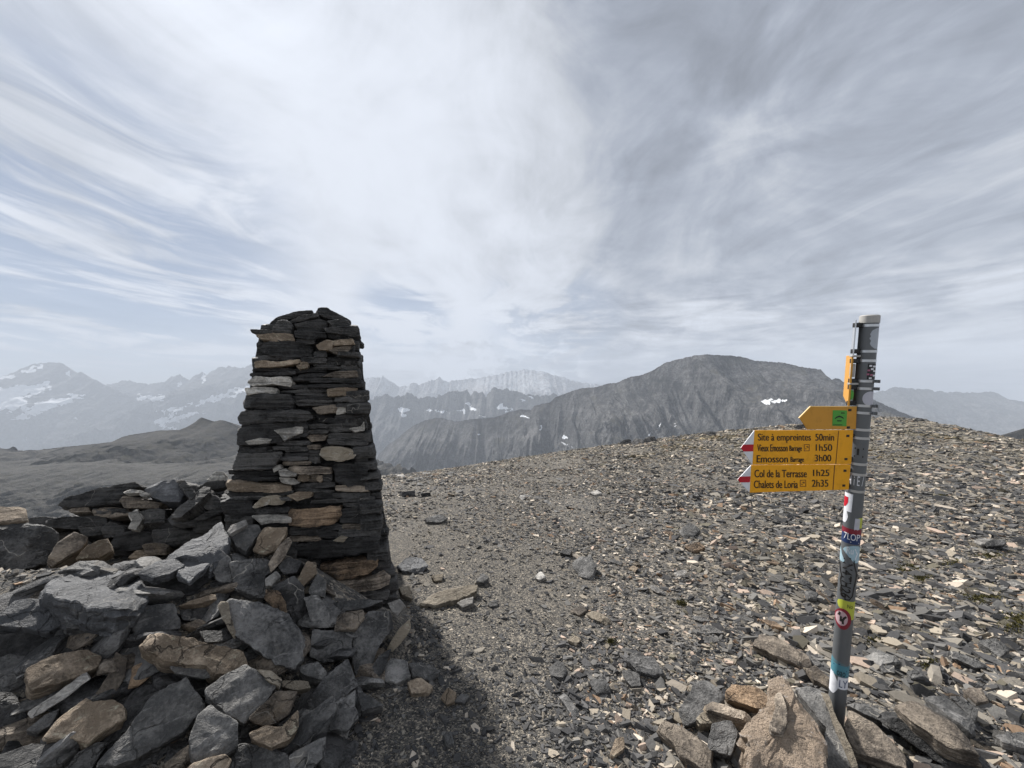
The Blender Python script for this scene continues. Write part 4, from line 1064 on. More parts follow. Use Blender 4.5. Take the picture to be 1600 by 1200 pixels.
 ('cream', .3, .06, .06, [(1508, 542), (1535, 490), (1560, 455), (1600, 418), (1604, 462), (1560, 520), (1535, 545)], 'long cream stone leaning at the right foot of the cairn'),
 ('pale', .4, .07, .05, [(1513, 357), (1560, 340), (1582, 366), (1545, 412)], 'small pale stone against the right foot of the cairn'),
 ('cream', .5, .07, .03, [(1558, 292), (1600, 285), (1612, 340), (1570, 322)], 'small buff stone beside the path right of the cairn'),
 ('dark', .4, .15, .06, [(1270, 440), (1300, 350), (1420, 340), (1500, 345), (1430, 375), (1320, 392), (1300, 455)], 'dark ledge stone under the lowest cairn course'),
 ('dark', .4, .15, .04, [(1440, 640), (1480, 560), (1530, 530), (1500, 620), (1470, 660)], 'dark slate flake behind the tall leaning slab'),
]
def place_traced(name, cat, mat, u, th_, lift, px, label, rough=1.0):
    c = np.mean(px, 0)
    P = hit(c[0], c[1], lift) if lift < 1 else CAM + ray(*c) * lift
    tow = CAM - P
    tow[2] *= 0.4
    tow /= np.linalg.norm(tow)
    rn = np.random.default_rng(_seed[0] * 3 + 5)
    n = np.array([0, 0, 1.0]) * u + tow * (1 - u) * 1.1 + rn.uniform(-0.12, 0.12, 3)
    o = traced(name, px, P, n, th_, ROCK[mat], 2, None, rough)
    return tag(o, label, cat)
for (mt, u, th_, lift, pp, lab) in HEAP:
    nm = 'boulder' if 'boulder' in lab else 'flat_rock' if 'slab' in lab else 'stone'
    o = place_traced(nm, nm.replace('_', ' '), mt, u, th_, lift + 0.05 if lift < 1 else lift, [H_(*p) for p in pp], lab)
    if lab.startswith('big charcoal slab with a cream'):
        pxs = [H_(*p) for p in [(848, 366), (862, 346), (890, 352), (900, 400), (920, 470), (912, 492), (888, 452), (866, 412)]]
        c = np.mean(pxs, 0)
        P = np.array(o.matrix_basis.translation)
        n = np.array(o.matrix_basis.col[2][:3])
        e = traced('quartz_edge', pxs, P + n * 0.012, n, 0.05, ROCK['cream'], 2, o, 1.3, o.matrix_basis.inverted())
        e['label'] = 'cream broken edge'
# dark rubble in the gaps between the slabs
mats_gap = ['black', 'dark', 'dark', 'black', 'grey', 'brown']
k = 0
for i in range(2000):
    rn = np.random.default_rng(5000 + i)
    px_, py_ = rn.uniform(5, 600), rn.uniform(880, 1195)
    if px_ > 640 - (py_ - 960) * 0.5 or (py_ < 900 and px_ > 300):
        continue
    P = hit(px_, py_, 0.01)
    if P[1] > 2.55:
        continue
    s = rn.uniform(0.10, 0.22)
    o = rock_obj('rubble_stone', (s * 1.3, s, s * rn.uniform(0.35, 0.6)), 5000 + i, ROCK[mats_gap[i % 6]], P, rn.uniform(-0.7, 0.7, 3) + np.array([0, 0, rn.uniform(0, 6)]))
    tag(o, 'angular dark rubble stone wedged in the gaps between the slabs of the bank', 'stone', 'rubble stones in the gaps of the bank')
    k += 1
    if k >= 85:
        break

GROUNDST = [
 (G_, 'grey', 0.75, .09, .05, [(80, 862), (110, 830), (165, 840), (177, 890), (130, 912), (90, 902)], 'six sided grey stone on the path edge below the cairn'),
 (G_, 'grey', 0.75, .08, .05, [(168, 842), (240, 850), (270, 876), (240, 907), (185, 887)], 'long grey stone next to the six sided one'),
 (G_, 'tan', 0.65, .09, .05, [(163, 912), (210, 895), (250, 922), (240, 947), (180, 952)], 'cream topped brown stone on the dark path'),
 (G_, 'tan', 0.65, .07, .04, [(273, 962), (300, 930), (327, 946), (322, 977), (295, 990)], 'buff stone alone on the dark path'),
 (G_, 'dark', 0.75, .05, .03, [(320, 975), (345, 950), (372, 956), (355, 982)], 'dark flake touching the buff stone on the path'),
 (G_, 'cream', 0.80, .08, .06, [(203, 645), (245, 615), (280, 600), (340, 588), (400, 580), (397, 605), (330, 636), (250, 655)], 'long mottled cream slab beside the path'),
 (G_, 'pale', 0.75, .06, .05, [(328, 642), (385, 622), (382, 647), (345, 660)], 'short pale stone at the end of the long cream slab'),
 (G_, 'blue', 0.85, .07, .05, [(128, 522), (160, 495), (215, 490), (234, 520), (205, 542), (150, 537)], 'flat light grey stone right of the cairn'),
 (G_, 'cream', 0.75, .04, .03, [(243, 557), (285, 548), (280, 572), (255, 574)], 'small cream stone near the flat light grey stone'),
 (G_, 'grey', 0.75, .10, .07, [(713, 512), (735, 490), (775, 488), (797, 522), (780, 572), (740, 557)], 'grey slab with a white line, tilted in mid slope'),
 (G_, 'black', 0.65, .06, .05, [(672, 478), (690, 463), (715, 470), (708, 487)], 'small black stone behind the slab with a white line'),
 (G_, 'brown', 0.85, .05, .03, [(708, 672), (745, 655), (767, 670), (740, 687)], 'flat brown disc of stone in the middle of the scree'),
 (G_, 'dark', 0.85, .08, .05, [(893, 832), (930, 810), (980, 835), (1022, 870), (1000, 892), (930, 872)], 'long dark slab lying in the scree left of the signpost'),
 (G_, 'grey', 0.65, .12, .07, [(1073, 402), (1110, 376), (1147, 400), (1120, 427), (1085, 420)], 'dark grey boulder in the middle distance left of the signs'),
 (G_, 'rust', 0.65, .10, .05, [(1090, 457), (1140, 440), (1162, 460), (1120, 480)], 'rusty stone in front of the dark grey boulder'),
 (G_, 'black', 0.30, .08, .06, [(138, 277), (188, 270), (190, 288), (145, 290)], 'black block lying far off right of the cairn'),
 (G_, 'black', 0.30, .06, .05, [(208, 280), (240, 277), (243, 288), (212, 290)], 'smaller black stone right of the far black block'),
 (G_, 'grey', 0.65, .10, .06, [(223, 362), (270, 350), (302, 361), (280, 376), (230, 374)], 'grey slab lying alone on the gravel beyond the cairn'),
 (G_, 'pale', 0.65, .08, .05, [(773, 276), (800, 268), (817, 278), (790, 286)], 'pale stone alone in the far gravel'),
 (G_, 'tan', 0.85, .05, .04, [(843, 1152), (860, 1100), (890, 1095), (892, 1132), (855, 1162)], 'oval tan stone at the bottom of the path'),
 (G_, 'grey', 0.85, .04, .03, [(668, 952), (690, 943), (742, 1012), (720, 1032)], 'narrow grey slate lying across the scree edge'),
 (G_, 'grey', 0.85, .05, .03, [(283, 1082), (310, 1072), (322, 1112), (300, 1120)], 'small grey stone low on the dark path'),
 (G_, 'grey', 0.85, .04, .03, [(638, 867), (670, 838), (702, 870), (685, 897), (645, 892)], 'round grey slate set flat in the gravel'),
 (G_, 'grey', 0.85, .04, .03, [(890, 900), (880, 865), (940, 880), (945, 920), (915, 925)], 'flat olive grey slate bedded in the gravel'),
 (G_, 'dark', 0.85, .03, .03, [(768, 905), (830, 900), (845, 940), (800, 955)], 'dark slate bedded flat in the gravel'),
 (G_, 'grey', 0.65, .06, .05, [(393, 577), (415, 545), (437, 560), (425, 580)], 'pointed grey stone right of the long cream slab'),
 (G_, 'grey', 0.85, .04, .03, [(433, 647), (465, 630), (467, 657), (440, 657)], 'little grey triangle of slate on the path'),
 (G_, 'cream', 0.85, .04, .03, [(760, 680), (800, 672), (845, 700), (830, 718), (785, 700)], 'streak of cream quartz in the mid scree'),
 (G_, 'cream', 0.75, .04, .03, [(700, 770), (725, 755), (748, 765), (730, 788)], 'knob of cream quartz left of the dark slab'),
 (G_, 'pale', 0.65, .05, .04, [(590, 560), (610, 540), (630, 560), (605, 572)], 'small buff stone in the gravel beyond the path'),
 (G_, 'tan', 0.75, .03, .03, [(905, 530), (920, 520), (937, 530), (925, 545)], 'small buff pebble on the slope'),
 (K_, 'dark', 0.65, .14, .09, [(158, 932), (220, 830), (280, 805), (352, 862), (340, 892), (230, 982), (180, 987)], 'dark angular block left of the tan boulder'),
 (K_, 'brown', 0.70, .12, .07, [(68, 1002), (100, 965), (200, 1010), (302, 1082), (290, 1190), (160, 1110), (140, 1062)], 'brown grey slab sloping at bottom centre right'),
 (K_, 'dark', 0.55, .16, .10, [(278, 1092), (300, 990), (380, 970), (412, 1022), (380, 1122), (330, 1112)], 'squarish dark block against the tan boulder'),
 (K_, 'brown', 0.75, .06, .12, [(263, 902), (300, 893), (440, 940), (482, 962), (460, 984), (280, 928)], 'long brown splinter of rock left of the tan boulder'),
 (K_, 'rust', 0.65, .12, .09, [(353, 852), (380, 825), (500, 830), (542, 862), (540, 922), (480, 922), (370, 882)], 'reddish brown stone behind the tan boulder'),
 (K_, 'cream', 0.65, .08, .08, [(233, 962), (270, 930), (332, 952), (330, 987), (250, 987)], 'cream stone between the dark block and the splinter'),
 (K_, 'brown', 0.80, .10, .06, [(468, 652), (500, 610), (560, 620), (700, 690), (722, 742), (690, 757), (560, 702)], 'long flat grey brown slab left of the post foot'),
 (K_, 'brown', 0.80, .10, .06, [(688, 757), (730, 745), (790, 790), (787, 837), (720, 802)], 'grey slab end touching the foot of the post'),
 (K_, 'brown', 0.65, .20, .12, [(850, 1000), (870, 930), (960, 980), (1060, 1060), (1112, 1112), (1110, 1180), (1000, 1142), (880, 1110)], 'brown slab with scratches right of the post foot'),
 (K_, 'brown', 0.80, .10, .16, [(1058, 902), (1160, 880), (1260, 940), (1380, 1050), (1422, 1112), (1300, 1082), (1140, 982)], 'big flat grey brown slab at lower right'),
 (K_, 'black', 0.30, .25, .09, [(985, 962), (1060, 960), (1140, 985), (1300, 1084), (1420, 1116), (1480, 1190), (1300, 1190), (1100, 1050)], 'black laminated ledge under the big flat slab'),
 (K_, 'dark', 0.75, .08, .08, [(853, 902), (950, 910), (1007, 947), (990, 972), (900, 932)], 'dark slate wedge just right of the post'),
 (K_, 'dark', 0.75, .10, .10, [(1180, 872), (1260, 860), (1402, 982), (1380, 1014), (1250, 932)], 'dark slab lying above the big flat slab'),
 (K_, 'grey', 0.75, .08, .08, [(1288, 872), (1340, 870), (1412, 932), (1395, 977)], 'grey triangular slate at the right'),
 (K_, 'grey', 0.75, .10, .06, [(1478, 1032), (1600, 1020), (1650, 1060), (1600, 1085), (1510, 1062)], 'grey slab at the right edge'),
 (K_, 'brown', 0.75, .08, .05, [(1338, 842), (1420, 830), (1452, 892), (1400, 902)], 'olive brown stone in the scree at right'),
 (K_, 'grey', 0.80, .08, .05, [(928, 702), (990, 680), (1087, 722), (1000, 747)], 'flat grey slate right of the post among scree'),
 (K_, 'dark', 0.65, .08, .04, [(995, 747), (1060, 745), (1062, 777), (1010, 772)], 'dark stone under the flat grey slate'),
 (K_, 'grey', 0.65, .08, .05, [(1108, 772), (1170, 755), (1192, 802), (1130, 802)], 'grey knob of rock right of the flat slate'),
 (K_, 'dark', 0.70, .06, .05, [(1278, 682), (1350, 695), (1452, 747), (1400, 757), (1300, 712)], 'long dark slate pointing down the right slope'),
 (K_, 'dark', 0.75, .08, .05, [(-10, 702), (60, 710), (102, 772), (60, 787), (-10, 772)], 'dark flat stone in the scree near the path'),
 (K_, 'rust', 0.75, .05, .04, [(498, 552), (560, 560), (602, 592), (550, 582)], 'orange brown chip in the scree left of the post'),
 (K_, 'grey', 0.70, .08, .05, [(1408, 642), (1480, 630), (1542, 672), (1500, 712)], 'grey block far right in the scree'),
 (K_, 'grey', 0.70, .06, .05, [(688, 432), (740, 440), (737, 467), (700, 462)], 'grey stone left of the yellow sticker'),
 (K_, 'tan', 0.65, .05, .05, [(788, 382), (820, 365), (827, 397), (800, 402)], 'upright tan stone left of the graffiti'),
 (K_, 'cream', 0.75, .04, .04, [(1185, 155), (1197, 145), (1215, 152), (1210, 166), (1190, 168)], 'pinkish cream pebble far up the right slope'),
 (K_, 'pale', 0.85, .05, .04, [(1390, 225), (1450, 212), (1520, 225), (1490, 240), (1420, 240)], 'pale slab far up the right slope'),
 (K_, 'black', 0.55, .08, .06, [(1440, 232), (1480, 218), (1530, 230), (1510, 246), (1450, 248)], 'dark block beside the pale slab up the right slope'),
]
for (fn, mt, u, th_, lift, pp, lab) in GROUNDST:
    nm = 'boulder' if 'boulder' in lab and 'tan boulder' not in lab and 'of the dark' not in lab else 'flat_rock' if ('slab' in lab or 'slate' in lab) else 'stone'
    place_traced(nm, nm.replace('_', ' '), mt, u, th_, lift, [fn(*p) for p in pp], lab)

# the big tan boulder at the foot of the post and the veined slab against it
qb = place_traced('quartz_boulder', 'boulder', 'tan', .84, .26, .24, [K_(*p) for p in [(405, 1010), (450, 965), (520, 930), (548, 850), (540, 800), (575, 770), (618, 800), (645, 860), (700, 930), (755, 980), (775, 1060), (785, 1220), (440, 1220), (440, 1060)]],
                  'tall tan and cream rough boulder at the foot of the signpost', 1.5)
qb.data.materials[0] = rockmat('rough tan quartz', (0.46, 0.36, 0.27), (0.80, 0.72, 0.60), (0.28, 0.20, 0.14), 0.16, 0.0, 0.08, 0.85, 2.2, 0, 0.0)
P = np.array(qb.matrix_basis.translation)
e = traced('dark_knob', [K_(*p) for p in [(535, 1000), (560, 930), (565, 850), (590, 840), (612, 930), (612, 1000), (590, 1030), (550, 1020)]], P + np.array(qb.matrix_basis.col[2][:3]) * 0.035, np.array(qb.matrix_basis.col[2][:3]), 0.07, ROCK['brown'], 2, qb, 1.4, qb.matrix_basis.inverted())
e['label'] = 'grey brown knob on the face of the boulder'
vs = place_traced('flat_rock', 'flat rock', 'grey', .68, .14, .17, [K_(*p) for p in [(640, 835), (700, 828), (765, 838), (810, 950), (870, 1080), (915, 1220), (785, 1220), (770, 1000), (690, 900)]],
                  'grey slab with a thick white vein leaning between boulder and post')
P = np.array(vs.matrix_basis.translation); n = np.array(vs.matrix_basis.col[2][:3])
e = traced('quartz_vein', [K_(*p) for p in [(748, 835), (785, 850), (800, 920), (835, 990), (893, 1110), (922, 1200), (900, 1200), (850, 1090), (812, 1010), (780, 910)]], P + n * 0.014, n, 0.06, ROCK['cream'], 2, vs, 1.2, vs.matrix_basis.inverted())
e['label'] = 'thick white quartz vein along the right edge'

# outcrop on the skyline
for j, (pp, mt, lab) in enumerate([([(966, 694), (975, 687), (985, 686), (990, 694)], 'dark', 'small dark rock at the left end of the skyline outcrop'), ([(984, 693), (992, 685), (1004, 686), (1008, 694)], 'dark', 'dark rock in the middle of the skyline outcrop'),
        ([(1000, 692), (1010, 683), (1022, 681), (1029, 691)], 'dark', 'tallest dark rock of the outcrop on the skyline'), ([(1238, 671), (1246, 664), (1256, 663), (1264, 671)], 'black', 'dark rock on the skyline behind the sign tip'),
        ([(1425, 658), (1432, 653), (1441, 653), (1446, 658)], 'black', 'black rock at the top of the right slope'), ([(1088, 680), (1100, 674), (1118, 674), (1124, 680)], 'grey', 'flat grey rock on the skyline left of the signs')]):
    place_traced('rock', 'rock', mt, .35, .5, .1, pp, lab)

# ------------------------------------------------------------------ loose stones lying singly on the slope
def pick(rn, x, y):
    u = rn.uniform()
    if u < 0.34: return 'grey'
    if u < 0.52: return 'dark'
    if u < 0.66: return 'pale'
    if u < 0.80: return 'tan'
    if u < 0.92: return 'cream'
    return 'rust'
protos = {}
GL = {'grey': ('flat grey slate chip loose in the scree of the open slope', 'grey slate chips in the scree'), 'dark': ('dark slate chip loose in the scree of the open slope', 'dark slate chips in the scree'),
      'pale': ('light grey schist chip loose in the scree of the open slope', 'light schist chips in the scree'), 'tan': ('tan chip of rock loose in the scree of the open slope', 'tan chips in the scree'),
      'cream': ('cream quartz chip loose in the scree of the open slope', 'cream quartz chips in the scree'), 'rust': ('rust brown chip loose in the scree of the open slope', 'rusty chips in the scree')}
n_loose = 0
i = 0
while n_loose < 210:
    i += 1
    rn = np.random.default_rng(20000 + i)
    Y = math.exp(rn.uniform(math.log(1.5), math.log(11)))
    t = rn.uniform(-0.3, 1.35)
    x = t * Y
    if pathmask(x, Y) > 0.15 or (abs(t - 0.86) < 0.10 and Y < 1.9):
        continue
    px_ = 800 + F * t
    s = rn.uniform(0.07, 0.15) * (0.6 + 0.10 * Y)
    mt = pick(rn, x, Y)
    var = i % 5
    if (mt, var) not in protos:
        V_, T_ = poly_rock((1.0, 0.62, 0.26), 300 + len(protos), 8, 2, 0.07)
        protos[(mt, var)] = mesh_np('loose_stone', V_, None, T_, ROCK[mt], True, 28)
    o = link(protos[(mt, var)], 'loose_stone', None, (x, Y, float(ground(x, Y)) + s * 0.05), (rn.uniform(-.3, .3), rn.uniform(-.25, .25), R(-32) + rn.normal(0, 0.6)))
    o.scale = (s, s * rn.uniform(0.8, 1.2), s * rn.uniform(0.7, 1.2))
    tag(o, GL[mt][0], 'stone', GL[mt][1])
    n_loose += 1

# ------------------------------------------------------------------ the scree itself: more chips than anyone could count
def scree(name, N, seed, ylo, yhi, tlo, thi, smin, smax, pathside, bank=False):
    rng = np.random.default_rng(seed)
    temps = []
    for k in range(20):
        b = bmesh.new()
        r2 = np.random.default_rng(seed + 50 + k)
        nk = int(r2.integers(4, 7))
        an = np.sort(r2.uniform(0, 2 * math.pi, nk)) if k % 2 else (np.arange(nk) + r2.uniform(-.3, .3, nk)) / nk * 2 * math.pi
        th2 = r2.uniform(0.07, 0.17)
        for z2, gr in ((th2, 1.0), (-th2, r2.uniform(0.8, 1.1))):
            for a_ in an:
                rd = r2.uniform(0.85, 1.1) * gr
                b.verts.new((0.55 * rd * math.cos(a_), 0.38 * rd * math.sin(a_), z2 + r2.uniform(-.03, .03)))
        ch = bmesh.ops.convex_hull(b, input=b.verts)
        bmesh.ops.delete(b, geom=[v for v in b.verts if not v.link_faces], context='VERTS')
        bmesh.ops.triangulate(b, faces=b.faces)
        b.verts.index_update(); b.verts.ensure_lookup_table()
        bmesh.ops.recalc_face_normals(b, faces=b.faces)
        temps.append((np.array([v.co[:] for v in b.verts]), np.array([[v.index for v in f.verts] for f in b.faces])))
        b.free()
    Y = np.exp(rng.uniform(math.log(ylo), math.log(yhi), N))
    t = rng.uniform(tlo, thi, N)
    x = t * Y
    pm = pathmask(x, Y)
    keep = (rng.uniform(size=N) < (pm if pathside else 1 - pm * (0.6 + 0.32 * sstep(4.5, 3.0, Y))))
    # nothing inside the cairn, the bank or the wall
    inb = (x < -0.62) & (Y < 4.2) & (t < -0.27)
    keep = (keep & ~inb) if not bank else (inb & ~((Y > 2.3) & (x > -2.1)))
    dn = fbm(x * 1.1, Y * 1.1, 0, 55, 3)               # bare patches and drifts
    keep &= rng.uniform(size=N) < np.clip(0.85 + 1.2 * dn, 0.25, 1)
    x, Y, pm = x[keep], Y[keep], pm[keep]
    N = len(x)
    z = ground(x, Y)
    cl = fbm(x * 0.9, Y * 0.9, 0, 77, 4)              # patches of coarser and finer scree
    s = np.exp(rng.normal(0, 0.52, N)) * (smin + (smax - smin) * np.clip((Y - 1.5) / 40, 0, 1) ** 1.15) * (1 + 0.5 * cl)
    s = np.minimum(s, 0.085 + 0.011 * Y)
    s = s * (0.50 + 0.50 * sstep(0.05, 0.75, x / Y + 0.12 * cl))
    right = sstep(0.2, 1.4, x / Y + 0.15 * cl)
    yaw = R(-30) + rng.normal(0, 0.75, N)
    tilt = rng.normal(0, 0.34, N) + right * 0.2
    roll = rng.normal(0, 0.30, N)
    # what the chips are made of
    pal = np.array([[0.042, 0.042, 0.043], [0.075, 0.073, 0.072], [0.125, 0.120, 0.112], [0.20, 0.180, 0.150], [0.29, 0.250, 0.195], [0.46, 0.40, 0.325], [0.23, 0.155, 0.10], [0.37, 0.285, 0.225], [0.125, 0.112, 0.082]])
    pr = np.array([0.16, 0.24, 0.22, 0.13, 0.09, 0.06, 0.025, 0.035, 0.04])
    prR = np.array([0.17, 0.23, 0.20, 0.145, 0.105, 0.06, 0.025, 0.035, 0.03])
    prP = np.array([0.20, 0.30, 0.24, 0.14, 0.06, 0.04, 0.01, 0.01, 0.0])
    prF = np.array([0.07, 0.13, 0.18, 0.24, 0.18, 0.06, 0.02, 0.02, 0.10])
    fr = sstep(5, 14, Y)[:, None]; rg = sstep(-0.1, 0.9, x / Y + 0.3 * cl)[:, None]
    wts = (pr * (1 - rg) + prR * rg) * (1 - fr) + prF * fr
    pn = sstep(4.5, 2.5, Y)[:, None]
    wts = wts * (1 - pm[:, None]) + (prP * (1 - pn) + np.array([0.40, 0.36, 0.16, 0.05, 0.012, 0.018, 0, 0, 0]) * pn) * pm[:, None]
    if bank:
        wts = np.broadcast_to(prP, wts.shape)
    cum = np.cumsum(wts / wts.sum(1, keepdims=True), 1)
    idx = np.minimum((rng.uniform(size=(N, 1)) > cum).sum(1), 8)
    colr = pal[idx] * rng.uniform(0.6, 1.2, (N, 1))
    ol = sstep(0.12, 0.45, fbm(x * 0.55, Y * 0.55, 0, 91, 4)) * sstep(1.6, 3.2, x) * sstep(2.4, 3.6, Y) * (rng.uniform(size=N) < 0.7)      # patches darkened by moss
    colr = colr * (1 - ol[:, None] * np.array([0.45, 0.50, 0.66]))
    kind = rng.integers(0, len(temps), N)
    Vs, Ts, Cs, nV = [], [], [], 0
    cyw, syw = np.cos(yaw), np.sin(yaw)
    for k, (tv, tt) in enumerate(temps):
        m = np.nonzero(kind == k)[0]
        if not len(m):
            continue
        P = tv[None] * s[m][:, None, None] * np.stack([rng.uniform(.8, 1.4, len(m)), rng.uniform(.7, 1.1, len(m)), rng.uniform(.6, 1.3, len(m))], -1)[:, None, :]
        ct, st = np.cos(tilt[m])[:, None], np.sin(tilt[m])[:, None]
        cr, sr = np.cos(roll[m])[:, None], np.sin(roll[m])[:, None]
        X0, Y0, Z0 = P[..., 0], P[..., 1], P[..., 2]
        Y1, Z1 = Y0 * ct - Z0 * st, Y0 * st + Z0 * ct
        X2, Z2 = X0 * cr + Z1 * sr, -X0 * sr + Z1 * cr
        X3 = X2 * cyw[m][:, None] - Y1 * syw[m][:, None]
        Y3 = X2 * syw[m][:, None] + Y1 * cyw[m][:, None]
        W = np.stack([X3 + x[m][:, None], Y3 + Y[m][:, None], Z2 + z[m][:, None] + s[m][:, None] * 0.04], -1)
        Vs.append(W.reshape(-1, 3))
        Ts.append((tt[None] + (np.arange(len(m)) * len(tv))[:, None, None]).reshape(-1, 3) + nV)
        nV += W.shape[0] * W.shape[1]
        Cs.append(np.repeat(colr[m], len(tv), 0))
    V = np.vstack(Vs); T = np.vstack(Ts); C4 = np.concatenate([np.vstack(Cs), np.ones((nV, 1))], 1).astype(np.float32)
    me = mesh_np(name, V, None, T, SCREE)
    a = me.color_attributes.new('stone', 'FLOAT_COLOR', 'POINT')
    a.data.foreach_set('color', C4.ravel())
    return tag(link(me, name), kind='stuff')

def scree_mat():
    m, q = newmat('scree chips')
    oc = q.n('ShaderNodeTexCoord').outputs['Object']
    c = q.n('ShaderNodeAttribute', None, attribute_name='stone').outputs['Color']
    n = q.noise(oc, 60.0, 4, 0.65)
    n2 = q.noise(oc, 220.0, 3, 0.65)
    c = q.n('ShaderNodeVectorMath', {0: c, 'Scale': q.math('ADD', 0.62, q.math('MULTIPLY', q.math('ADD', n, n2), 0.38))}, operation='SCALE').outputs[0]
    return finish(m, q, c, 0.8, q.math('ADD', n, q.math('MULTIPLY', n2, 0.4)), 0.6, 0.006, 0.0, 0.3)
SCREE = scree_mat()
scree('scree', 150000, 1, 1.15, 42, -1.15, 1.75, 0.034, 0.21, False)
scree('small_scree', 60000, 2, 1.15, 12, -0.75, 1.75, 0.020, 0.12, False)
scree('fine_scree', 120000, 8, 1.15, 20, -0.5, 0.75, 0.034, 0.19, False)
scree('bank_debris', 14000, 12, 0.9, 3.0, -2.2, -0.3, 0.05, 0.09, False, True)
scree('path_gravel', 60000, 3, 1.1, 7, -0.8, 0.6, 0.014, 0.12, True)

# dark moss between the stones of the right slope
def moss():
    rng = np.random.default_rng(5)
    m, q = newmat('moss')
    oc = q.n('ShaderNodeTexCoord').outputs['Object']
    finish(m, q, q.mix(q.smooth(q.noise(oc, 25.0, 4), 0.35, 0.65), (0.030, 0.028, 0.008), (0.090, 0.080, 0.022)), 0.9)
    Vs, Ts, nV = [], [], 0
    for (px_, py_, rx, ry, n) in ((1420, 890, 28, 12, 900), (1440, 905, 20, 8, 500), (1535, 935, 40, 12, 1000), (1590, 975, 30, 20, 1000), (1545, 870, 30, 8, 500), (1470, 775, 14, 4, 300), (1365, 1005, 14, 8, 400), (1385, 1030, 16, 8, 400), (955, 1005, 10, 5, 250), (1065, 945, 14, 6, 300), (1450, 1040, 16, 8, 300), (1490, 880, 30, 8, 400)):
        a = rng.uniform(0, 6.28, n); r = np.abs(rng.normal(0, .5, n))
        P = hit_fast(px_ + np.cos(a) * r * rx, py_ + np.sin(a) * r * ry)
        h = rng.uniform(0.005, 0.013, n); w_ = h * 0.45
        b = rng.uniform(0, 6.28, n); l = rng.uniform(-.7, .7, (2, n))
        c, s = np.cos(b) * w_, np.sin(b) * w_
        T3 = np.stack([P + np.stack([-c, -s, 0 * c], -1), P + np.stack([c, s, 0 * c], -1), P + np.stack([l[0] * h + s * .6, l[1] * h, h], -1)], 1)
        Vs.append(T3.reshape(-1, 3)); Ts.append(np.arange(3 * n).reshape(-1, 3) + nV); nV += 3 * n
    Vs = np.vstack(Vs); Ts = np.vstack(Ts)
    return tag(link(mesh_np('moss', np.array(Vs), None, np.array(Ts), m), 'moss'), kind='stuff')
def hit_fast(px_, py_):
    d = np.stack([(px_ - 800) / F, np.ones_like(px_), (HZ - py_) / F], -1)
    dz = np.maximum(0.03, -d[:, 2])
    Y = CAMH / dz
    for _ in range(8):
        P = CAM + d * Y[:, None]
        Y = Y + (P[:, 2] - ground(P[:, 0], P[:, 1])) / dz * 0.8
    P = CAM + d * Y[:, None]
    P[:, 2] = ground(P[:, 0], P[:, 1]) + 0.012
    return P
moss()

# ================================================================== SIGNPOST
LEAN = R(5.3)
PX_, PYb, PZb = 1.436, 1.706, 0.071
PR = 0.0300
ca, sa = math.cos(LEAN), math.sin(LEAN)
PM = Matrix.Translation((PX_, PYb, PZb)) @ Matrix.Rotation(LEAN, 4, 'X')
post = empty('signpost', mw=PM)
tag(post, 'leaning grey metal hiking signpost with yellow arrow signs and stickers', 'signpost')

def S_(py):
    """height along the post seen at photo row py"""
    k = (HZ - py) / F
    return (CAMH - PZb + k * PYb) / (ca + k * sa)
def L_(px, py):
    s = S_(py)
    return ((px - 800) / F * (PYb - s * sa) - PX_, s)
TOP = S_(494)

MT = dict(
    steel=plain('galvanised steel', (0.115, 0.122, 0.128), 0.5, 0.3, 0.5, 0.25, (0.3, 0.3, 0.3)),
    bright=plain('bright steel', (0.55, 0.56, 0.57), 0.32, 0.8, 0.5, 0.1, (0.2, 0.2, 0.2)),
    cap=plain('grey cap', (0.36, 0.35, 0.33), 0.6, 0.1),
    black=plain('black plastic', (0.015, 0.015, 0.016), 0.5),
    yellow=plain('sign yellow', (0.74, 0.335, 0.008), 0.45, 0.0, 0.4, 0.25, (0.3, 0.15, 0.02)),
    ochre=plain('sign back yellow', (0.52, 0.25, 0.03), 0.5, 0.0, 0.4, 0.1, (0.2, 0.1, 0.02)),
    rim=plain('sign rim', (0.62, 0.40, 0.12), 0.4),
    ink=plain('black ink', (0.012, 0.010, 0.009), 0.5),
    brownink=plain('brown line', (0.10, 0.035, 0.01), 0.5),
    white=plain('sign white', (0.62, 0.63, 0.66), 0.45),
    red=plain('sign red', (0.42, 0.008, 0.02), 0.45),
    green=plain('green sticker', (0.075, 0.30, 0.040), 0.5),
    paper=plain('white sticker', (0.62, 0.63, 0.66), 0.5, 0.0, 0.4, 0.1),
    pale=plain('pale blue sticker', (0.30, 0.43, 0.49), 0.5, 0.0, 0.4, 0.25, (0.5, 0.6, 0.6)),
    teal=plain('teal sticker', (0.06, 0.19, 0.24), 0.5),
    navy=plain('navy sticker', (0.012, 0.03, 0.10), 0.5),
    lime=plain('lime sticker', (0.40, 0.43, 0.05), 0.5),
    maroon=plain('maroon sticker', (0.18, 0.012, 0.025), 0.5),
    pink=plain('pink disc', (0.46, 0.32, 0.34), 0.5),
    lav=plain('lavender sticker', (0.42, 0.42, 0.47), 0.4),
    sky=plain('grey blue sticker', (0.33, 0.36, 0.40), 0.4),
    mag=plain('faded magenta', (0.30, 0.10, 0.16), 0.5),
)

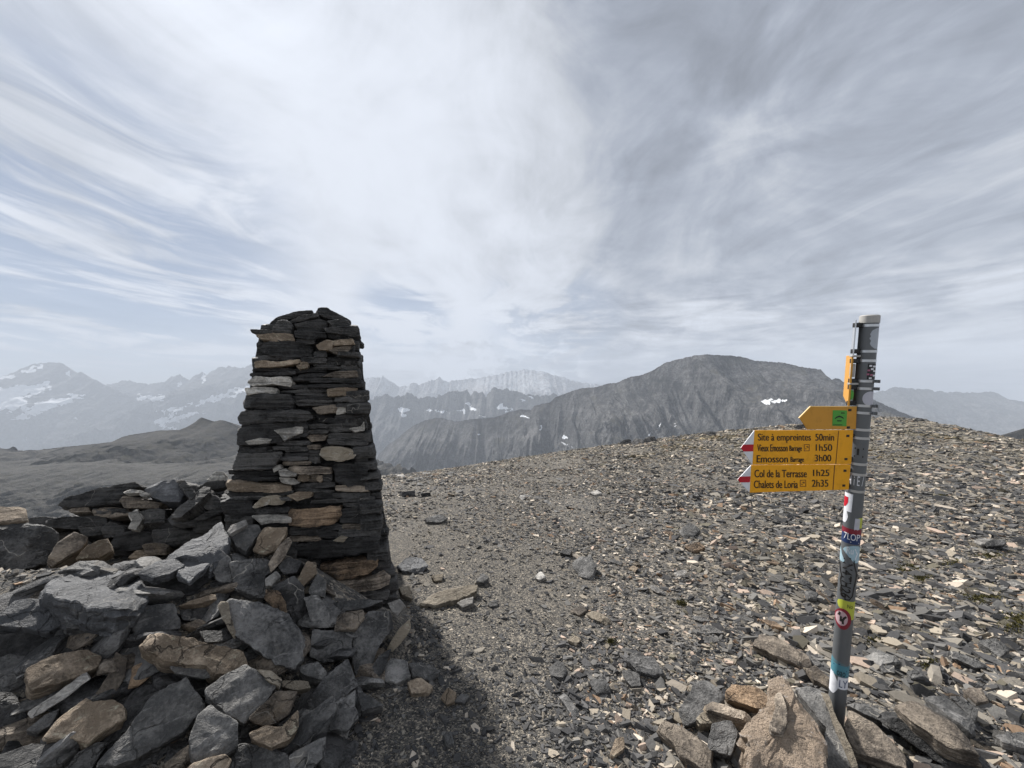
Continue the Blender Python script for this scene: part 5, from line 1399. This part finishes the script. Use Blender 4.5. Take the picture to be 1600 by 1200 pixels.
def tube(s0, s1, r0, r1=None, n=40, cx=0.0, cy=0.0, caps=True):
    r1 = r0 if r1 is None else r1
    a = np.linspace(0, 2 * math.pi, n, endpoint=False)
    V = np.vstack([np.stack([cx + r0 * np.cos(a), cy + r0 * np.sin(a), np.full(n, s0)], -1), np.stack([cx + r1 * np.cos(a), cy + r1 * np.sin(a), np.full(n, s1)], -1), [[cx, cy, s0], [cx, cy, s1]]])
    Q = grid_quads(2, n, True)
    j = np.arange(n)
    T = np.vstack([np.stack([np.full(n, 2 * n), (j + 1) % n, j], -1), np.stack([np.full(n, 2 * n + 1), n + j, n + (j + 1) % n], -1)])
    return V, Q, T

class Asm:
    def __init__(self):
        self.V, self.Q, self.T, self.n = [], [], [], 0
    def add(self, V, Q=None, T=None):
        V = np.asarray(V, float)
        if Q is not None and len(Q): self.Q.append(np.asarray(Q) + self.n)
        if T is not None and len(T): self.T.append(np.asarray(T) + self.n)
        self.V.append(V); self.n += len(V)
        return self
    def box(self, x0, x1, y0, y1, z0, z1, M=None):
        V = np.array([[x, y, z] for z in (z0, z1) for y in (y0, y1) for x in (x0, x1)], float)
        if M is not None:
            V = V @ M[:3, :3].T + M[:3, 3]
        return self.add(V, [[0, 2, 3, 1], [4, 5, 7, 6], [0, 1, 5, 4], [2, 6, 7, 3], [0, 4, 6, 2], [1, 3, 7, 5]])
    def obj(self, name, mat, parent, smooth=True, bevel=0.0):
        me = mesh_np(name, np.vstack(self.V), np.vstack(self.Q) if self.Q else None, np.vstack(self.T) if self.T else None, mat, smooth, 35)
        o = link(me, name, parent)
        if bevel:
            md = o.modifiers.new('edge', 'BEVEL'); md.width = bevel; md.segments = 2; md.limit_method = 'ANGLE'
        return o

Asm().add(*tube(-0.25, TOP - 0.02, PR)).obj('pole', MT['steel'], post)
Asm().add(*tube(S_(505), TOP, PR * 1.07, PR * 1.07)).add(*tube(TOP, TOP + 0.004, PR * 1.07, PR * 0.9)).obj('cap', MT['cap'], post)

# view direction from the post to the photographer, used to lay stickers round the tube
vd = np.array([-PX_, -1.62]); vd /= np.linalg.norm(vd)
wd_ = np.array([-vd[1], vd[0]])
def cyl(u, py, lift=0.0006):
    """u: -1..1 across the tube as seen, py: photo row"""
    a = np.arcsin(np.clip(u, -0.999, 0.999))
    return cyla(a, S_(py), lift)
def cyla(a, s, lift=0.0006):
    r = PR + lift
    return np.array([r * (math.cos(a) * vd[0] + math.sin(a) * wd_[0]), r * (math.cos(a) * vd[1] + math.sin(a) * wd_[1]), s])

def clamp(py, lug=True, h=0.010):
    s = S_(py)
    A = Asm().add(*tube(s - h / 2, s + h / 2, PR + 0.0016))
    o = A.obj('clamp', MT['bright'], post)
    if lug:
        B = Asm()
        d = cyla(R(78), s)
        M = np.eye(4); M[:3, 3] = d
        ang = math.atan2(d[1], d[0])
        M[:3, :3] = [[math.cos(ang), -math.sin(ang), 0], [math.sin(ang), math.cos(ang), 0], [0, 0, 1]]
        B.box(0, 0.017, -0.006, -0.002, -0.006, 0.006, M).box(0, 0.017, 0.002, 0.006, -0.006, 0.006, M)
        B.box(0.006, 0.013, -0.013, 0.013, -0.0035, 0.0035, M)
        B.obj('bolt', MT['steel'], o)
    return o
for py, lug in ((509, False), (549, False), (563.5, False), (595, True), (606.5, True), (633, True), (644, True), (670, False), (683, False), (723, False), (739, False), (765, False)):
    clamp(py, lug)

def flat(poly, y0, y1):
    """a plate with the given outline [(px, py)...], between two depths"""
    P = np.array([L_(*p) for p in poly])
    n = len(P)
    V = np.vstack([np.stack([P[:, 0], np.full(n, y0), P[:, 1]], -1), np.stack([P[:, 0], np.full(n, y1), P[:, 1]], -1)])
    c0, c1 = V[:n].mean(0), V[n:].mean(0)
    V = np.vstack([V, [c0, c1]])
    j = np.arange(n)
    Q = np.stack([j, (j + 1) % n, n + (j + 1) % n, n + j], -1)
    T = np.vstack([np.stack([np.full(n, 2 * n), (j + 1) % n, j], -1), np.stack([np.full(n, 2 * n + 1), n + j, n + (j + 1) % n], -1)])
    return V, Q, T

def text_mesh(txt):
    cu = bpy.data.curves.new('lettering', 'FONT')
    cu.body = txt
    cu.resolution_u = 6
    o = bpy.data.objects.new('lettering', cu)
    COL.objects.link(o)
    dg = bpy.context.evaluated_depsgraph_get()
    me = bpy.data.meshes.new_from_object(o.evaluated_get(dg))
    bpy.data.objects.remove(o)
    bpy.data.curves.remove(cu)
    V = np.array([v.co[:] for v in me.vertices])
    Fc = [list(p.vertices) for p in me.polygons]
    bpy.data.meshes.remove(me)
    return V, Fc

def text_fit(txt, box, bold=0.0):
    """verts of a line of lettering fitted to the photo box x0,y0,x1,y1"""
    V, Fc = text_mesh(txt)
    lo, hi = V.min(0), V.max(0)
    u = (V[:, 0] - lo[0]) / (hi[0] - lo[0]); v = (V[:, 1] - lo[1]) / (hi[1] - lo[1])
    px = box[0] + u * (box[2] - box[0]); py = box[3] + v * (box[1] - box[3])
    return px, py, Fc

def letters(lines, y, mat, parent, name='lettering'):
    b = bmesh.new()
    for txt, box, bold in lines:
        px, py, Fc = text_fit(txt, box)
        for dx in ((0.0,) if not bold else (-bold, bold)):
            vs = []
            for a, c in zip(px, py):
                x, s = L_(a + dx, c)
                vs.append(b.verts.new((x, y - (0.0002 if dx > 0 else 0), s)))
            for f in Fc:
                try:
                    b.faces.new([vs[i] for i in f])
                except ValueError:
                    pass
    me = bpy.data.meshes.new(name)
    b.to_mesh(me); b.free()
    me.materials.append(mat)
    return link(me, name, parent)

def Z_(x, y): return (1140 + x / 6.667, 620 + y / 6.667)
def zb_(x0, y0, x1, y1): return (*Z_(x0, y0), *Z_(x1, y1))
YF, YB = -0.0125, -0.0085
def sign(body, tipw, tipr, lab):
    o = Asm().add(*flat([Z_(*p) for p in body], YF, YB)).obj('arrow_sign', MT['yellow'], post, False, 0.0006)
    o['label'] = lab
    if tipw:
        w_ = Asm().add(*flat([Z_(*p) for p in tipw], YF + 0.0004, YB)).obj('arrow_tip', MT['white'], o, False, 0.0005)
        w_['label'] = 'white arrow tip'
        r_ = Asm().add(*flat([Z_(*p) for p in tipr], YF - 0.0004, YF + 0.0008)).obj('tip_band', MT['red'], o, False)
        r_['label'] = 'red band across the arrow tip'
    return o
def icon(o, x0, y0, x1, y1):
    A = Asm()
    w_ = 6
    for bx in ((x0, y0, x1, y0 + w_), (x0, y1 - w_, x1, y1), (x0, y0 + w_, x0 + w_, y1 - w_), (x1 - w_, y0 + w_, x1, y1 - w_)):
        A.add(*flat([Z_(bx[0], bx[1]), Z_(bx[2], bx[1]), Z_(bx[2], bx[3]), Z_(bx[0], bx[3])], YF - 0.0006, YF + 0.0005))
    for pp in ([(-4, -14), (14, -16), (18, 0), (8, 4), (6, -8), (-6, -6)], [(-16, 8), (-6, 6), (-4, 16), (-14, 18)]):
        cx, cy = (x0 + x1) / 2, (y0 + y1) / 2
        A.add(*flat([Z_(cx + a, cy + b_) for a, b_ in pp], YF - 0.0006, YF + 0.0005))
    A.obj('pictogram', MT['brownink'], o, False)
s1 = sign([(240, 344), (1262, 340), (1240, 692), (218, 697)], [(240, 344), (100, 525), (218, 697)], [(124, 491), (231, 489), (226, 560), (126, 562), (99, 526)], 'upper yellow arrow sign with three lines')
letters([('Site à empreintes', zb_(275, 376, 820, 472), .24), ('50min', zb_(868, 378, 1060, 450), .24), ('Vieux Emosson', zb_(268, 488, 580, 561), .22), ('Barrage', zb_(600, 500, 728, 574), .25), ('1h50', zb_(872, 486, 1040, 556), .24),
         ('Emosson', zb_(262, 600, 582, 675), .28), ('Barrage', zb_(612, 617, 748, 686), .25), ('3h00', zb_(862, 594, 1030, 664), .24)], YF - 0.0009, MT['ink'], s1)
icon(s1, 750, 487, 808, 558)
Asm().add(*flat([Z_(1105, 348), Z_(1112, 348), Z_(1083, 690), Z_(1076, 690)], YF - 0.0006, YF + 0.0005)).obj('dividing_line', MT['brownink'], s1, False)
s2 = sign([(206, 704), (1236, 697), (1214, 956), (190, 988)], [(206, 704), (68, 852), (190, 988)], [(92, 821), (197, 819), (192, 880), (92, 882), (67, 852)], 'lower yellow arrow sign with two lines')
letters([('Col de la Terrasse', zb_(240, 750, 778, 829), .24), ('1h25', zb_(845, 748, 1010, 816), .24), ('Chalets de Loria', zb_(234, 861, 686, 940), .24), ('2h35', zb_(832, 853, 1000, 926), .24)], YF - 0.0009, MT['ink'], s2)
icon(s2, 709, 855, 772, 925)
Asm().add(*flat([Z_(1064, 702), Z_(1072, 702), Z_(1054, 958), Z_(1046, 958)], YF - 0.0006, YF + 0.0005)).obj('dividing_line', MT['brownink'], s2, False)
s3 = Asm().add(*flat([Z_(*p) for p in [(705, 215), (820, 97), (1300, 99), (1290, 332), (790, 334)]], YF + 0.001, YB + 0.001)).obj('arrow_sign', MT['ochre'], post, False, 0.0006)
s3['label'] = 'blank orange arrow sign on top with a green sticker'
rimA = Asm()
for q_ in ([(700, 215), (820, 94), (826, 101), (711, 217)], [(820, 94), (1300, 96), (1300, 103), (824, 101)]):
    rimA.add(*flat([Z_(*p) for p in q_], YF + 0.0002, YB + 0.0012))
rimA.obj('rim', MT['rim'], s3, False)
gs = Asm().add(*flat([Z_(*p) for p in [(1050, 135), (1198, 137), (1190, 302), (1044, 296)]], YF + 0.0002, YF + 0.0015)).obj('sticker', MT['green'], s3, False)
gs['label'] = 'green sticker with a black roof mark'
lg = Asm()
arc = [(1066, 222), (1085, 203), (1115, 190), (1145, 200), (1166, 220), (1152, 222), (1136, 212), (1115, 207), (1092, 214), (1078, 224)]
for a, b_ in zip(range(5), range(9, 4, -1)):
    pass
for i_ in range(4):
    lg.add(*flat([Z_(*arc[i_]), Z_(*arc[i_ + 1]), Z_(*arc[8 - i_]), Z_(*arc[9 - i_])], YF - 0.0002, YF + 0.0004))
for (x0, y0, x1, y1) in ((1135, 158, 1172, 171), (1094, 238, 1142, 252), (1054, 282, 1150, 292)):
    nseg = max(3, int((x1 - x0) / 9))
    for k_ in range(nseg):
        xa = x0 + (x1 - x0) * k_ / nseg
        lg.add(*flat([Z_(xa, y0 + (k_ % 2) * 2), Z_(xa + (x1 - x0) / nseg * 0.72, y0), Z_(xa + (x1 - x0) / nseg * 0.72, y1), Z_(xa, y1 - (k_ % 3))], YF - 0.0002, YF + 0.0004))
lg.obj('emblem', MT['ink'], gs, False)

# brackets that hold the signs to the tube
def bracket(py, hgt=0.016, x0=-0.062, x1=-0.018, y0=-0.008, y1=0.016, mat='black'):
    s = S_(py)
    A = Asm().box(x0, x1, y0, y1, s - hgt / 2, s + hgt / 2).box(x0 - 0.004, x0 + 0.008, y0 - 0.006, y0 + 0.004, s - hgt * 0.3, s + hgt * 0.3)
    return A.obj('bracket', MT[mat], post, False, 0.001)
for py in (640, 667, 680, 716, 734, 757):
    bracket(py)
# two plates seen edge-on: an unpainted one on top, an orange sign under it
def edge_plate(name, x, py0, py1, length, ang, th_, mat, lab):
    s0, s1_ = S_(py1), S_(py0)
    M = np.eye(4)
    c, s = math.cos(R(ang)), math.sin(R(ang))
    M[:3, :3] = [[s, -c, 0], [c, s, 0], [0, 0, 1]]
    M[:3, 3] = [x, -0.012, 0]
    A = Asm().box(0, length, -th_ / 2, th_ / 2, s0, s1_, M)
    o = A.obj(name, MT[mat], post, False, 0.0008)
    o['label'] = lab
    return o, M
edge_plate('sign_plate', -0.064, 500, 556, 0.42, 40.5, 0.004, 'bright', 'bare metal plate seen edge on')
eo, eM = edge_plate('arrow_sign', -0.066, 556, 634, 0.50, 39.0, 0.006, 'ochre', 'orange sign seen edge on')
for py, mt in ((508, 'black'), (549, 'black'), (564, 'black'), (595, 'black'), (605, 'black'), (630, 'black')):
    bracket(py, 0.018, -0.058, -0.022, -0.006, 0.010, mt)
for py in (556.5, 599.5):
    bracket(py, 0.008, -0.066, -0.030, -0.009, 0.004, 'cap')
bracket(579, 0.055, -0.060, -0.044, -0.004, 0.004, 'cap')
bracket(617, 0.040, -0.056, -0.045, -0.005, 0.003, 'green')

# stickers wrapped on the tube
def sticker(mat, rows, lab, parent=post, lift=0.0006, name='sticker', nu=12):
    """rows: (photo row, left u, right u) from top to bottom"""
    rows_ = np.array(rows, float)
    ys = np.linspace(rows_[0, 0], rows_[-1, 0], max(2, 3 * len(rows)))
    V = []
    for y in ys:
        ul, ur = np.interp(y, rows_[:, 0], rows_[:, 1]), np.interp(y, rows_[:, 0], rows_[:, 2])
        al, ar = (math.asin(max(-1, min(1, u))) if abs(u) <= 1 else math.copysign(math.pi / 2 + abs(u) - 1, u) for u in (ul, ur))
        for a in np.linspace(al, ar, nu):
            V.append(cyla(a, S_(y), lift))
    me = mesh_np(name, np.array(V), grid_quads(len(ys), nu), None, MT[mat], True)
    o = link(me, name, parent)
    if lab: o['label'] = lab
    return o
def disc(mat, u0, py0, ru, rp, lab, parent=post, lift=0.0006, name='sticker'):
    rows = []
    for k in range(13):
        a = math.pi * k / 12
        rows.append((py0 - rp * math.cos(a), u0 - ru * math.sin(a) - 1e-3, u0 + ru * math.sin(a) + 1e-3))
    return sticker(mat, rows, lab, parent, lift, name)
def cyl_text(txt, u0, u1, py0, py1, mat, parent, turned=False, lift=0.0014, name='lettering'):
    V, Fc = text_mesh(txt)
    lo, hi = V.min(0), V.max(0)
    u = (V[:, 0] - lo[0]) / (hi[0] - lo[0]); v = (V[:, 1] - lo[1]) / (hi[1] - lo[1])
    if turned:
        uu, yy = u0 + v * (u1 - u0), py0 + u * (py1 - py0)
    else:
        uu, yy = u0 + u * (u1 - u0), py1 + v * (py0 - py1)
    b = bmesh.new()
    vs = [b.verts.new(cyl(a, y, lift)) for a, y in zip(uu, yy)]
    for f in Fc:
        try: b.faces.new([vs[i] for i in f])
        except ValueError: pass
    me = bpy.data.meshes.new(name); b.to_mesh(me); b.free()
    me.materials.append(MT[mat])
    return link(me, name, parent)
def cyl_line(pts, wd, mat, parent, lift=0.0012, name='drawn_line'):
    P = np.array(pts, float)
    A = Asm()
    for (u0, y0), (u1, y1) in zip(P[:-1], P[1:]):
        d = np.array([(u1 - u0) * 14.0, y1 - y0]); d /= np.linalg.norm(d) + 1e-9
        n = np.array([-d[1] / 14.0, d[0]]) * wd / 2
        e = d / np.array([14.0, 1.0]) * wd * 0.3
        A.add([cyl(u0 + n[0] - e[0], y0 + n[1] - e[1], lift), cyl(u1 + n[0] + e[0], y1 + n[1] + e[1], lift), cyl(u1 - n[0] + e[0], y1 - n[1] + e[1], lift), cyl(u0 - n[0] - e[0], y0 - n[1] - e[1], lift)], [[0, 1, 2, 3]])
    return A.obj(name, MT[mat], parent, False)

sticker('sky', [(513, .85, 1.2), (517, .35, 1.3), (523, .15, 1.3), (526, .28, 1.3), (529, .12, 1.3), (533, .3, 1.3), (537, .2, 1.3), (541, .35, 1.3), (545, .7, 1.2)], 'torn grey blue sticker near the top')
mo = sticker('black', [(568, .2, 1.1), (592, .2, 1.1)], 'dark sticker with pink and white blocks')
rn_ = random.Random(4)
for (u0, y0) in ((.45, 570), (.3, 577), (.62, 575), (.85, 578), (.25, 583), (.6, 584), (.8, 571), (.5, 589), (.85, 585)):
    sticker(rn_.choice(['paper', 'mag', 'paper']), [(y0, u0 - .1, u0 + .16), (y0 + 2.6, u0 - .1, u0 + .16)], None, mo, 0.0012, 'colour_block', 4)
disc('lav', .72, 621.5, .78, 11.0, 'round lavender grey sticker at the edge of the tube')
cyl_line([(-.05, 700), (-.05, 708)], 3.0, 'ink', post); cyl_line([(-.35, 699), (.45, 699)], 2.4, 'ink', post); cyl_line([(-.35, 711), (.45, 711)], 2.6, 'ink', post)
cyl_text('H i E /', -.85, .75, 741, 756, 'paper', post, name='white_scrawl')
ws_ = sticker('paper', [(770, -1.25, -.15), (798, -1.2, -.2)], 'white sticker with a red shield')
sticker('red', [(776, -1.2, -.62), (784, -1.2, -.60), (790, -1.15, -.78), (792, -1.0, -.9)], None, ws_, 0.0012, 'shield')
sticker('paper', [(797, -1.3, -.7), (806, -1.3, -.5), (812, -1.3, -.6), (816, -1.3, -.75)], 'torn white sticker')
sticker('lav', [(806, .25, .75), (824, .2, .75)], 'faded pale sticker')
sticker('lime', [(805, .6, 1.0), (808, .5, 1.15), (817, .5, 1.15), (821, .65, 1.0)], 'faded lime spot')
z = sticker('navy', [(826, -1.3, 1.2), (846, -1.3, 1.2)], 'red and blue sticker with white capital letters')
sticker('maroon', [(823, -1.3, 1.2), (831, -1.3, 1.2)], None, z, 0.0010, 'red_stripe')
cyl_text('7LOP', -.75, .85, 830, 840, 'paper', z, lift=0.0018)
cyl_line([(-.8, 841.5), (0, 843), (.8, 843.5)], 0.8, 'paper', z, 0.0014, 'white_line')
hp = sticker('pale', [(848, .3, .8), (852, -.5, 1.1), (857, -.75, 1.2), (862, -.4, 1.2), (868, .1, 1.1), (874, .55, .9)], 'pale blue sticker with white script')
cyl_text('Ru', -.35, .35, 851, 861, 'paper', hp)
cyl_line([(.5, 853), (.75, 860), (.6, 868), (.85, 872)], 1.4, 'paper', hp)
sticker('pale', [(855, -1.25, -1.0), (866, -1.3, -.8), (874, -1.3, -.45), (877, -1.3, -.6)], 'pale blue torn corner')
gr = cyl_text('N4TH26', -.58, .38, 876, 929, 'ink', post, True, name='graffiti')
for dd in (-.03, .03):
    cyl_text('N4TH26', -.58 + dd, .38 + dd, 876.4, 929.4, 'ink', gr, True, 0.0017 + dd * .005, 'pen_stroke')
cyl_line([(-.95, 876), (-.55, 871), (.1, 868), (.5, 871), (.55, 877), (.75, 886), (.9, 892), (.85, 900), (.7, 912), (.62, 925), (.35, 931), (-.1, 932), (-.1, 929), (-.5, 926), (-.65, 921), (-.6, 913), (-.75, 905), (-.65, 898), (-.85, 890), (-.95, 880)], 1.5, 'ink', gr)
ye = sticker('lime', [(933.5, -.45, 1.25), (936, -.8, 1.25), (941, -.88, 1.25), (946, -.75, 1.25), (951, -.15, 1.25), (957, .45, 1.25), (961.5, .75, 1.2)], 'lime yellow sticker with small print')
cyl_text('No', .2, .75, 938, 944, 'ink', ye)
cyl_line([(-.3, 945), (.85, 949)], 0.5, 'brownink', ye); cyl_line([(.45, 956), (.85, 957)], 0.5, 'brownink', ye)
ri = disc('maroon', -.15, 962.5, .88, 16.0, 'round maroon and white sticker with a dark animal', lift=0.0011)
di = disc('pink', -.28, 962, .64, 11.0, None, ri, 0.0018, 'disc')
for seg in ([(-.62, 958), (-.35, 960), (-.1, 963), (.0, 960), (.15, 958)], [(-.35, 960), (-.35, 966)], [(-.15, 963), (-.1, 969)], [(-.55, 958), (-.5, 954)]):
    cyl_line(seg, 3.0, 'ink', di, 0.0024, 'silhouette')
te = sticker('teal', [(1027, -1.2, -.6), (1030, -1.2, .3), (1034, -1.2, 1.2), (1050, -1.0, 1.2)], 'teal sticker with dark print')
cyl_line([(-.7, 1036), (-.1, 1032), (.7, 1040)], 1.5, 'navy', te); cyl_line([(-.9, 1043), (.8, 1047)], 1.2, 'pale', te)
cyl_text('oao', -.3, .6, 1042, 1049, 'ink', te)
pw = sticker('paper', [(1048, -1.2, -.7), (1060, -1.25, -.1), (1070, -1.25, -.05), (1080, -1.2, -.5)], 'torn white sticker low on the post')
ly = sticker('paper', [(1051, -.15, 1.2), (1069, -.15, 1.2)], 'white sticker with navy letters')
cyl_text('LY', .05, .9, 1055, 1066, 'navy', ly)
